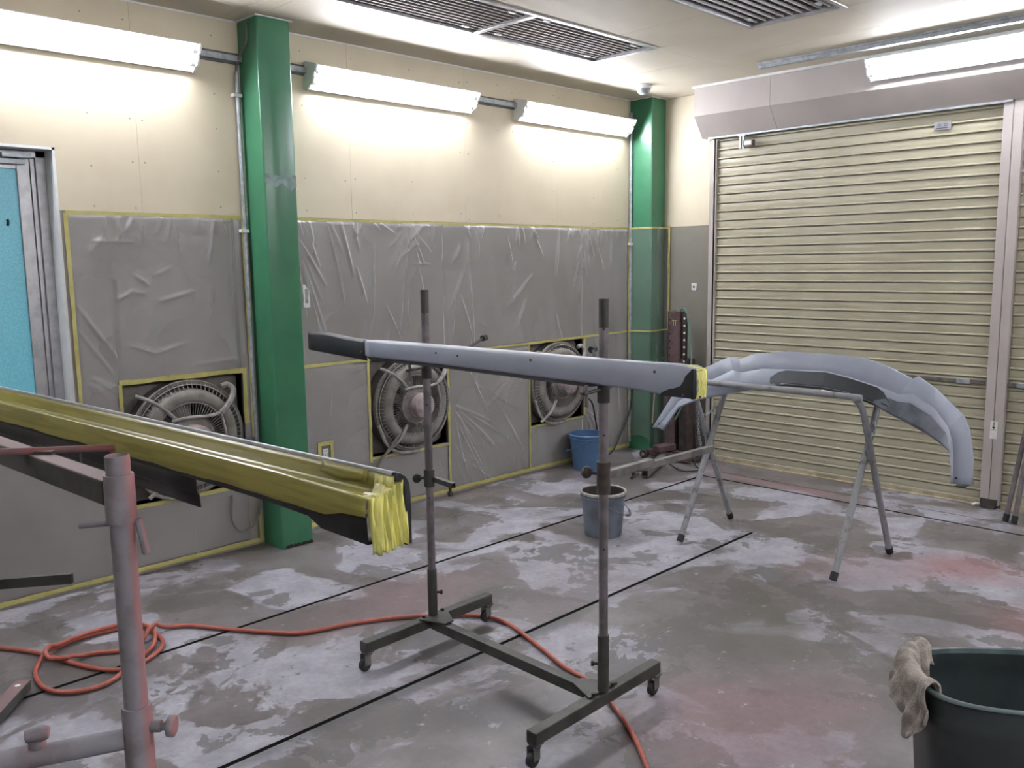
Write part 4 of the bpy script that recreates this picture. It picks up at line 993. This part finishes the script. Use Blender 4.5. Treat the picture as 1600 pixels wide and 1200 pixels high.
# ------------------------------------------------------------------ frame-pulling tower near the corner
J = thing('pulling_tower', 'red-brown steel frame pulling tower with rows of holes, standing by the corner column', 'tower', (-.26, -.50, 0))
b = MB(); b.box((-.300, -.555, .60), (-.290, -.455, 1.165)); b.box((-.300, -.565, .60), (-.20, -.555, 1.165)); b.box((-.30, -.465, .60), (-.2, -.455, 1.165)); part('upper_column', b, [M['rust']], J, smooth=0, bevel=.002)
b = MB(); b.box((-.298, -.615, .60), (-.27, -.600, 1.15)); b.box((-.275, -.615, .60), (-.265, -.56, 1.15)); part('side_channel', b, M['rustdark'], J, smooth=0)
b = MB(); b.box((-.285, -.520, .06), (-.225, -.450, .62)); part('inner_post', b, M['rust'], J, smooth=0, bevel=.003)
b = MB(); b.beam((-.24, -.60, .05), (-.24, -.60, .80), .10, .085, up=(0, 1, 0)); part('ram_cylinder', b, M['rustdark'], J, smooth=0, bevel=.01)
b = MB(); b.beam((-.19, -.66, .05), (-.20, -.60, .62), .03, .03, up=(0, 1, 0)); part('brace', b, M['rustdark'], J, smooth=0)
for i in range(9):
    z = 1.10 - i * .055
    b = MB(); b.lathe([(0, -.3012), (.008, -.3012), (.008, -.2995)], (0, -.475, z), 'x', 10); part('peg_hole', b, M['ink'], J)
    b = MB(); b.lathe([(0, -.2990), (.009, -.2990), (.009, -.2978)], (0, -.607, z + .012), 'x', 10); part('peg_hole', b, M['sticker'], J)
# chalk mark of two strokes, like a double T
b = MB(); b.box((-.3018, -.510, 1.095), (-.3008, -.506, 1.055)); b.box((-.3018, -.522, 1.092), (-.3008, -.495, 1.096)); b.box((-.3018, -.530, 1.095), (-.3008, -.526, 1.055)); b.box((-.3018, -.545, 1.092), (-.3008, -.52, 1.096)); part('chalk_mark', b, M['tape'], J, smooth=0)
b = MB(); b.box((-.40, -.62, .03), (-.16, -.36, .07)); b.beam((-.36, -.32, .045), (-.36, -.72, .045), .06, .05); part('base_frame', b, M['rust'], J, smooth=0, bevel=.004)
b = MB(); b.beam((-.42, -.44, .09), (-.27, -.50, .10), .09, .05); part('base_block', b, M['rust'], J, bevel=.006)
for y, x in ((-.33, -.42), (-.72, -.28)):
    b = MB(); b.lathe([(0, -.022), (.030, -.022), (.037, -.015), (.037, .015), (.030, .022), (0, .022)], (x, y, .037), 'x', 20); wh = part('wheel', b, M['rustdark'], J)
    b = MB(); b.lathe([(0, -.030), (.014, -.030), (.016, -.0225), (0, -.0225)], (x, y, .037), 'x', 14); part('hub_cap', b, M['dustlight'], J, under=wh)
b = MB(); b.beam((-.40, -.50, .035), (-.95, -.72, .035), .05, .05, hollow=.004); part('outrigger', b, M['dusty_steel'], J, smooth=0)
b = MB(); b.beam((-.55, -.48, .03), (-.98, -.50, .03), .05, .04, hollow=.004); part('outrigger', b, M['dusty_steel'], J, smooth=0)
b = MB(); b.tube(smoothpts([(-.27, -.545, 1.10), (-.275, -.55, 1.165), (-.275, -.57, 1.185), (-.275, -.605, 1.165), (-.28, -.635, 1.05), (-.28, -.655, .88), (-.285, -.66, .70), (-.29, -.64, .55), (-.30, -.58, .40), (-.31, -.54, .32)]), .008, 10); part('air_hose', b, M['hosegreen'], J)
b = MB(); b.tube(smoothpts([(-.33, -.75, .10), (-.42, -.80, .02), (-.5, -.9, .012), (-.62, -.82, .012), (-.5, -.62, .015)]), .005, 6); part('cable', b, M['black'], J)
# timber stick against the column
b = MB(); b.beam((-.235, -.27, .25), (-.215, -.285, .62), .012, .008); single('wood_batten', b, M['sill'], 'thin pale wooden batten leaning on the film-wrapped corner column', 'stick')

# ------------------------------------------------------------------ bin and towel
e1 = Vector((.6, -.8, 0)); e2 = Vector((.8, .6, 0)); bc = Vector((-3.54, -3.61, 0)) + e1 * .215 - e2 * .170
B = thing('waste_bin', 'dark teal plastic waste bin in the near right corner with towel on its rim', 'bin', tuple(bc))
def sup(a_, b_, n=3.4, N=56):
    out = []
    for i in range(N):
        t_ = 2 * PI * i / N; c_, s_ = math.cos(t_), math.sin(t_)
        out.append(e1 * (a_ * math.copysign(abs(c_) ** (2 / n), c_)) + e2 * (b_ * math.copysign(abs(s_) ** (2 / n), s_)))
    return out
def ring(a_, b_, z): return [tuple(bc + p + Vector((0, 0, z))) for p in sup(a_, b_)]
HB = .50; A_, B_ = .340, .178
b = MB(); b.loft([ring(A_ * .84, B_ * .84, 0.0), ring(A_ * .88, B_ * .88, .03), ring(A_ * .96, B_ * .96, HB - .10), ring(A_ * .985, B_ * .985, HB - .085), ring(A_ * .985, B_ * .985, HB - .06), ring(A_ * .97, B_ * .97, HB - .05), ring(A_ * .985, B_ * .985, HB - .01)], close=True)
b.loft([ring(A_ * .965, B_ * .965, HB - .01), ring(A_ * .955, B_ * .955, HB - .05), ring(A_ * .97, B_ * .97, HB - .062), ring(A_ * .95, B_ * .95, HB - .10), ring(A_ * .86, B_ * .86, .02)], close=True)
o_ = len(b.v) - 56; b.f.append(tuple(range(o_, o_ + 56))); b.mi.append(0)
part('body', b, M['teal_bin'], B, smooth=40)
b = MB(); b.loft([ring(A_ * .960, B_ * .955, HB - .012), ring(A_ * .965, B_ * .96, HB + .001), ring(A_ * .99, B_ * .985, HB + .003), ring(A_ * 1.005, B_ * 1.005, HB), ring(A_ * 1.005, B_ * 1.005, HB - .006)], close=True); part('rim', b, M['rim_bin'], B, smooth=60)
# towel draped over the left end
TW = thing('towel', 'dirty beige towel draped over the left rim of the waste bin', 'towel', tuple(bc - e1 * .33 + Vector((0, 0, HB))))
rng2 = np.random.RandomState(4); rows = []
NU, NV = 46, 34
for j in range(NV + 1):
    v_ = j / NV; row = []
    # v: from inside the bin, over the rim, down the outside
    for i in range(NU + 1):
        u_ = i / NU; ang = PI + (u_ - .66) * 1.25
        c_, s_ = math.cos(ang), math.sin(ang); nn = 3.0
        ex = A_ * math.copysign(abs(c_) ** (2 / nn), c_); ey = B_ * math.copysign(abs(s_) ** (2 / nn), s_)
        p = bc + e1 * ex + e2 * ey; out_ = (e1 * c_ + e2 * s_).normalized()
        fold = .010 * math.sin(u_ * 26 + 1.5 * math.sin(v_ * 5)) + .006 * math.sin(u_ * 55 + v_ * 9)
        inner = .05 + .03 * math.sin(u_ * 5); outer = .085 + .055 * max(0, math.sin(u_ * 9 + .4)) + .03 * (1 - u_)
        s2 = v_ * (inner + outer + .03) - inner
        if s2 < 0: z = HB + .012 + s2 * .9; r_ = -.012 + s2 * .15
        elif s2 < .03: q_ = s2 / .03; z = HB + .012 + .012 * math.sin(PI * q_); r_ = -.012 + .036 * q_
        else: q_ = s2 - .03; z = HB + .012 - q_; r_ = .024 + q_ * .10
        lump = .012 * math.sin(u_ * 7 + 1) * math.exp(-((v_ - .4) / .2) ** 2)
        p2 = p + out_ * (r_ + fold * min(1, .35 + abs(s2) * 8)) + Vector((0, 0, z + max(0, lump) + .004 * math.sin(u_ * 31 + v_ * 17)))
        row.append(tuple(p2))
    rows.append(row)
b = MB(); b.loft(rows); part('cloth', b, M['towel'], TW, solid=.006, smooth=80)

# ------------------------------------------------------------------ orange hose
HS = [(-5.30, -.10), (-5.145, -.319), (-5.041, -.465), (-4.947, -.635), (-4.863, -.89), (-4.78, -1.026), (-4.665, -1.019), (-4.557, -.919), (-4.54, -.752), (-4.593, -.647), (-4.79, -.607), (-4.924, -.677), (-5.012, -.81), (-5.029, -.978), (-4.974, -1.08), (-4.871, -1.11), (-4.752, -1.048), (-4.602, -.917), (-4.545, -.795), (-4.571, -.660), (-4.696, -.620), (-4.849, -.640), (-4.945, -.721), (-4.900, -.80), (-4.80, -.80), (-4.70, -.86), (-4.6, -.829), (-4.509, -.776), (-4.412, -.812), (-4.329, -.94), (-4.182, -1.165), (-4.085, -1.259), (-3.876, -1.336), (-3.684, -1.45), (-3.559, -1.564), (-3.467, -1.673), (-3.439, -1.805), (-3.494, -2.011), (-3.577, -2.259), (-3.600, -2.40), (-3.64, -2.51), (-3.710, -2.63), (-3.796, -2.761), (-3.914, -2.902), (-4.022, -3.022), (-4.2, -3.2)]
hp = smoothpts([(x, y, .011) for x, y in HS], 6)
for i, p in enumerate(hp):      # lift where the hose crosses itself
    for q in hp[:max(0, i - 25)]:
        if (p.xy - q.xy).length < .03: p.z = max(p.z, q.z + .017)
zz = [p.z for p in hp]
for _ in range(6): zz = [zz[0]] + [max(hp[i].z if hp[i].z > .02 else .011, (zz[i - 1] + zz[i + 1]) / 2 * .92) if 0 < i < len(zz) - 1 else zz[i] for i in range(1, len(zz) - 1)] + [zz[-1]]
for p, z in zip(hp, zz): p.z = z
b = MB(); b.tube(hp, .0088, 10)
single('air_hose', b, M['hosered'], 'orange-red air hose coiled on the floor and snaking under the rolling stand', 'hose', smooth=80)

# ------------------------------------------------------------------ near-left post stand
PX, PY = -5.312, -2.622
L = thing('bumper_stand', 'heavy round-post stand with pink overspray at the near left, carrying the yellow-masked part', 'stand', (PX, PY, 0))
b = MB(); b.tube([(PX, PY, .35), (PX, PY, 1.185)], .0235, 28, cap=False); b.lathe([(.0235, 1.185), (.0205, 1.187), (.0185, 1.183), (.0185, 1.02), (0, 1.02)], (PX, PY, 0), 'z', 28); part('inner_post', b, M['post'], L, smooth=50)
b = MB(); b.lathe([(.0238, 1.148), (.0285, 1.148), (.0292, 1.144), (.0292, 1.055), (.0285, 1.050), (.0238, 1.050)], (PX, PY, 0), 'z', 28); part('upper_collar', b, M['post'], L, smooth=40)
b = MB(); b.lathe([(.0238, .66), (.0285, .66), (.0295, .655), (.0295, 0.30), (.0238, .30)], (PX, PY, 0), 'z', 28); part('lower_sleeve', b, M['post'], L, smooth=40)
b = MB(); b.tube([(PX, PY, .0), (PX, PY, .36)], .0295, 24); part('base_post', b, M['post'], L)
b = MB(); rtv = Vector((.706, -.708, 0)); pc = Vector((PX, PY, 1.047)); b.tube([pc - rtv * .024 - Vector((0, 0, 0)), pc - rtv * .085 + Vector((0, 0, -.003))], [.0055, .0075], 10); part('clamp_handle', b, M['post'], L)
b = MB(); c_ = pc + rtv * .033; b.beam(c_ + Vector((0, 0, .010)), c_ + rtv * .012 - Vector((0, 0, .065)), .014, .016, up=(1, 1, 0)); part('clamp_lever', b, M['post'], L, bevel=.005)
b = MB(); c_ = Vector((PX, PY, .612)); b.tube([c_ + rtv * .028, c_ + rtv * .048], .0125, 12); b.tube([c_ + rtv * .048, c_ + rtv * .062], .009, 10); kb = part('lock_bolt', b, M['post'], L)
b = MB(); c2_ = c_ + rtv * .070; rows = []
b.tube([c2_ - rtv * .008, c2_ + rtv * .008], .024, 8); part('lock_knob', b, M['post'], L, under=kb, bevel=.005)
# lower cross pipe going left
dl = (Vector((-5.542, -2.522, .6)) - Vector((PX, PY, .595))); dl.z = 0; dl.normalize()
p0_ = Vector((PX, PY, .590)); b = MB(); b.tube([p0_ + dl * .027, p0_ + dl * .55], .0215, 20); b.tube([p0_ + dl * .20, p0_ + dl * .26], .0245, 20); part('cross_pipe', b, M['post'], L)
b = MB(); q = p0_ + dl * .185; b.tube([q + Vector((0, 0, .02)), q + Vector((0, 0, .034))], .016, 14); kb = part('lock_bolt', b, M['post'], L)
b = MB(); q2 = q + Vector((0, 0, .045)); b.tube([q2 - dl * .024, q2 - dl * .012 + Vector((0, 0, .002)), q2 + dl * .020], [.012, .016, .013], 12); part('lock_knob', b, M['post'], L, under=kb, bevel=.003)
# beam, second post beyond the frame
bd = Vector((-.056, .998, 0)).normalized(); bp0 = Vector((PX, PY, 1.108))
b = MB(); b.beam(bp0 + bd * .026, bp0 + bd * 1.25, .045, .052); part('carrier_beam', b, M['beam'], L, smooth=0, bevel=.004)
pe = bp0 + bd * 1.18; b = MB(); b.tube([(pe.x, pe.y, 0), (pe.x, pe.y, 1.08)], .0235, 20); part('rear_post', b, M['post'], L)
b = MB(); b.beam((pe.x, pe.y, .03), (PX, PY, .03), .05, .05); part('floor_beam', b, M['beam'], L, smooth=0, bevel=.003)
# angled foot seen at left
b = MB(); b.beam((-5.085, -.93, .03), (-5.48, -1.42, .03), .055, .04); part('angled_foot', b, M['beam'], L, smooth=0, bevel=.004)
b = MB(); b.lathe([(0, .0505), (.010, .0505), (.010, .048)], (-5.115, -.967, 0), 'z', 12); part('bolt_hole', b, M['sticker'], L)
b = MB(); b.beam((-5.12, -1.68, .640), (-5.40, -1.44, .625), .014, .030); part('flat_arm', b, M['oldsteel'], L, smooth=0)
# rod and its brackets
ra, rb = Vector((-5.150, -2.318, 1.134)), Vector((-5.52, -2.12, 1.148))
b = MB(); b.tube([ra, rb], .0085, 14); b.tube([ra + (ra - rb).normalized() * .006 - (ra - rb).normalized() * .02, ra + (ra - rb).normalized() * .010], .0105, 12); part('support_rod', b, M['pinkrod'], L)
for f_, h_, w_ in ((.44, .055, .014), (.30, .035, .007)):
    q = ra.lerp(rb, f_); b = MB(); b.beam(q, q - Vector((0, 0, h_)), w_, w_, up=(1, 0, 0)); part('rod_bracket', b, M['beam'], L, bevel=.002)
b = MB(); q = ra.lerp(rb, .5); b.beam(q + Vector((-.05, .06, -.004)), q + Vector((.02, -.03, -.004)), .018, .010); part('bracket_plate', b, M['beam'], L, bevel=.002)

# ------------------------------------------------------------------ yellow-masked spoiler bar
a = Vector((-.06982, .99756, 0)); bb = Vector((-.99756, -.06982, 0)); E0 = Vector((-5.0678, -3.1899, 1.1978))
def Q(s_, b_, z_): return E0 + a * s_ + bb * b_ + Vector((0, 0, z_))
Y = thing('masked_spoiler', 'black car trim masked in yellow paper, lying on the near left stand', 'car part', tuple(Q(.9, .03, -.1)))
LEN = 2.05
ss = [LEN * i / 40 for i in range(41)]
b = MB(); b.loft([[Q(s_, -.012, -.06), Q(s_, -.010, -.004), Q(s_, -.008, 0), Q(s_, -.002, .001), Q(s_, .001, -.004)] for s_ in ss]); part('rear_flange', b, M['alu'] if False else simple('silver_edge', srgb(196, 199, 210), srgb(176, 178, 190), .28, .5), Y, solid=.002, smooth=60)
rows = []
for s_ in [-.008] + ss[1:]:
    w = .0015 * math.sin(s_ * 19) + .001 * math.sin(s_ * 47); e_ = min(1, s_ / .25)
    dz = -(1 - max(0, e_)) * .009; low = -.0725 + w + (.012 * max(0, 1 - abs(s_) / .10)) - .006 * max(0, 1 - abs(s_ - .13) / .08)
    rows.append([Q(s_, .0008, -.0045), Q(s_, .002, -.020), Q(s_, .004, -.036), Q(s_, .007, -.0395), Q(s_, .026, -.036 + w), Q(s_, .050, -.0275 + dz * .6), Q(s_, .0585, -.0235 + dz), Q(s_, .0625, -.0245 + dz), Q(s_, .0645, -.0285 + dz), Q(s_, .066, -.050), Q(s_, .0665, low), Q(s_, .060, low - .001)])
b = MB(); b.loft(rows); part('masking_paper', b, M['paper'], Y, solid=.001, smooth=32)
lz = lambda q: float(np.interp(q, [0, .127, .165, .29, .45, 2.1], [-.113, -.108, -.092, -.087, -.085, -.080]))
b = MB(); b.loft([[Q(s_, .0585, -.060), Q(s_, .0575, (lz(s_) - .066) / 2), Q(s_, .056, lz(s_)), Q(s_, .020, lz(s_) - .002)] for s_ in sorted(ss + [.127, .14, .165, .18])]); part('lower_panel', b, M['blackplastic'], Y, solid=.003, smooth=40)
b = MB(); b.loft([[Q(s_, .055, -.070), Q(s_, .052, -.118), Q(s_, .048, -.122), Q(s_, .046, -.150 + .012 * (s_ - .56))] for s_ in [.56 + 1.45 * i / 12 for i in range(13)]]); part('hanging_plate', b, M['blackplastic'], Y, solid=.003, smooth=20)
# end flange with rounded corner
poly = [(-.034, -.132), (-.034, -.040), (-.031, -.020), (-.024, -.008), (-.012, .000), (-.004, .001), (.002, -.012), (-.010, -.016), (-.018, -.026), (-.020, -.045), (-.020, -.132)]
b = MB(); b.prism([(x, z) for x, z in poly], lambda x, z, s_: tuple(Q(s_, x, z)), -.012, .012); part('end_cap', b, M['blackplastic'], Y, smooth=50, bevel=.002)
# crumpled film hanging over the end
rows = []
for i in range(22):
    f_ = i / 21; x = .060 - .0835 * f_; row = []; zt_ = -.032 + .022 * max(0, (f_ - .55) / .45) ** .7
    for j in range(14):
        g2 = j / 13; z = zt_ - (.130 + zt_) * g2 + (.004 * math.sin(i * 1.4) if j == 13 else 0)
        dep = -.010 - .004 * math.sin(i * 1.15 + g2 * 3) - .003 * math.sin(i * 2.7 - g2 * 2) - .004 * g2
        row.append(Q(dep, x + .004 * math.sin(g2 * 5) * (1 - f_), z))
    row = [Q(.03, x + .010 * f_, zt_ - .002 + .003 * math.sin(i)), Q(.003, x + .004 * f_, zt_ + .002 * math.sin(i * 1.7))] + row
    rows.append(row)
b = MB(); b.loft(rows); part('masking_film', b, M['paper2'], Y, solid=.0008, smooth=50)
rows = []
for i in range(12):
    t_ = i / 11; rows.append([Q(-.012 + .05 * t_, .004 + .0 * t_, -.006), Q(-.012 + .05 * t_, .006, -.020), Q(-.014 + .052 * t_, .008, -.036)])
b = MB(); b.loft(rows); part('masking_tape', b, M['paper2'], Y, solid=.0008, smooth=50)
b = MB(); b.loft([[Q(s_, .002, -.003), Q(s_, .0045, -.014), Q(s_, .008, -.027 - .004 * math.sin(s_ * 60))] for s_ in [.06 + .13 * i / 10 for i in range(11)]]); part('masking_tape', b, M['paper'], Y, solid=.0008, smooth=50)
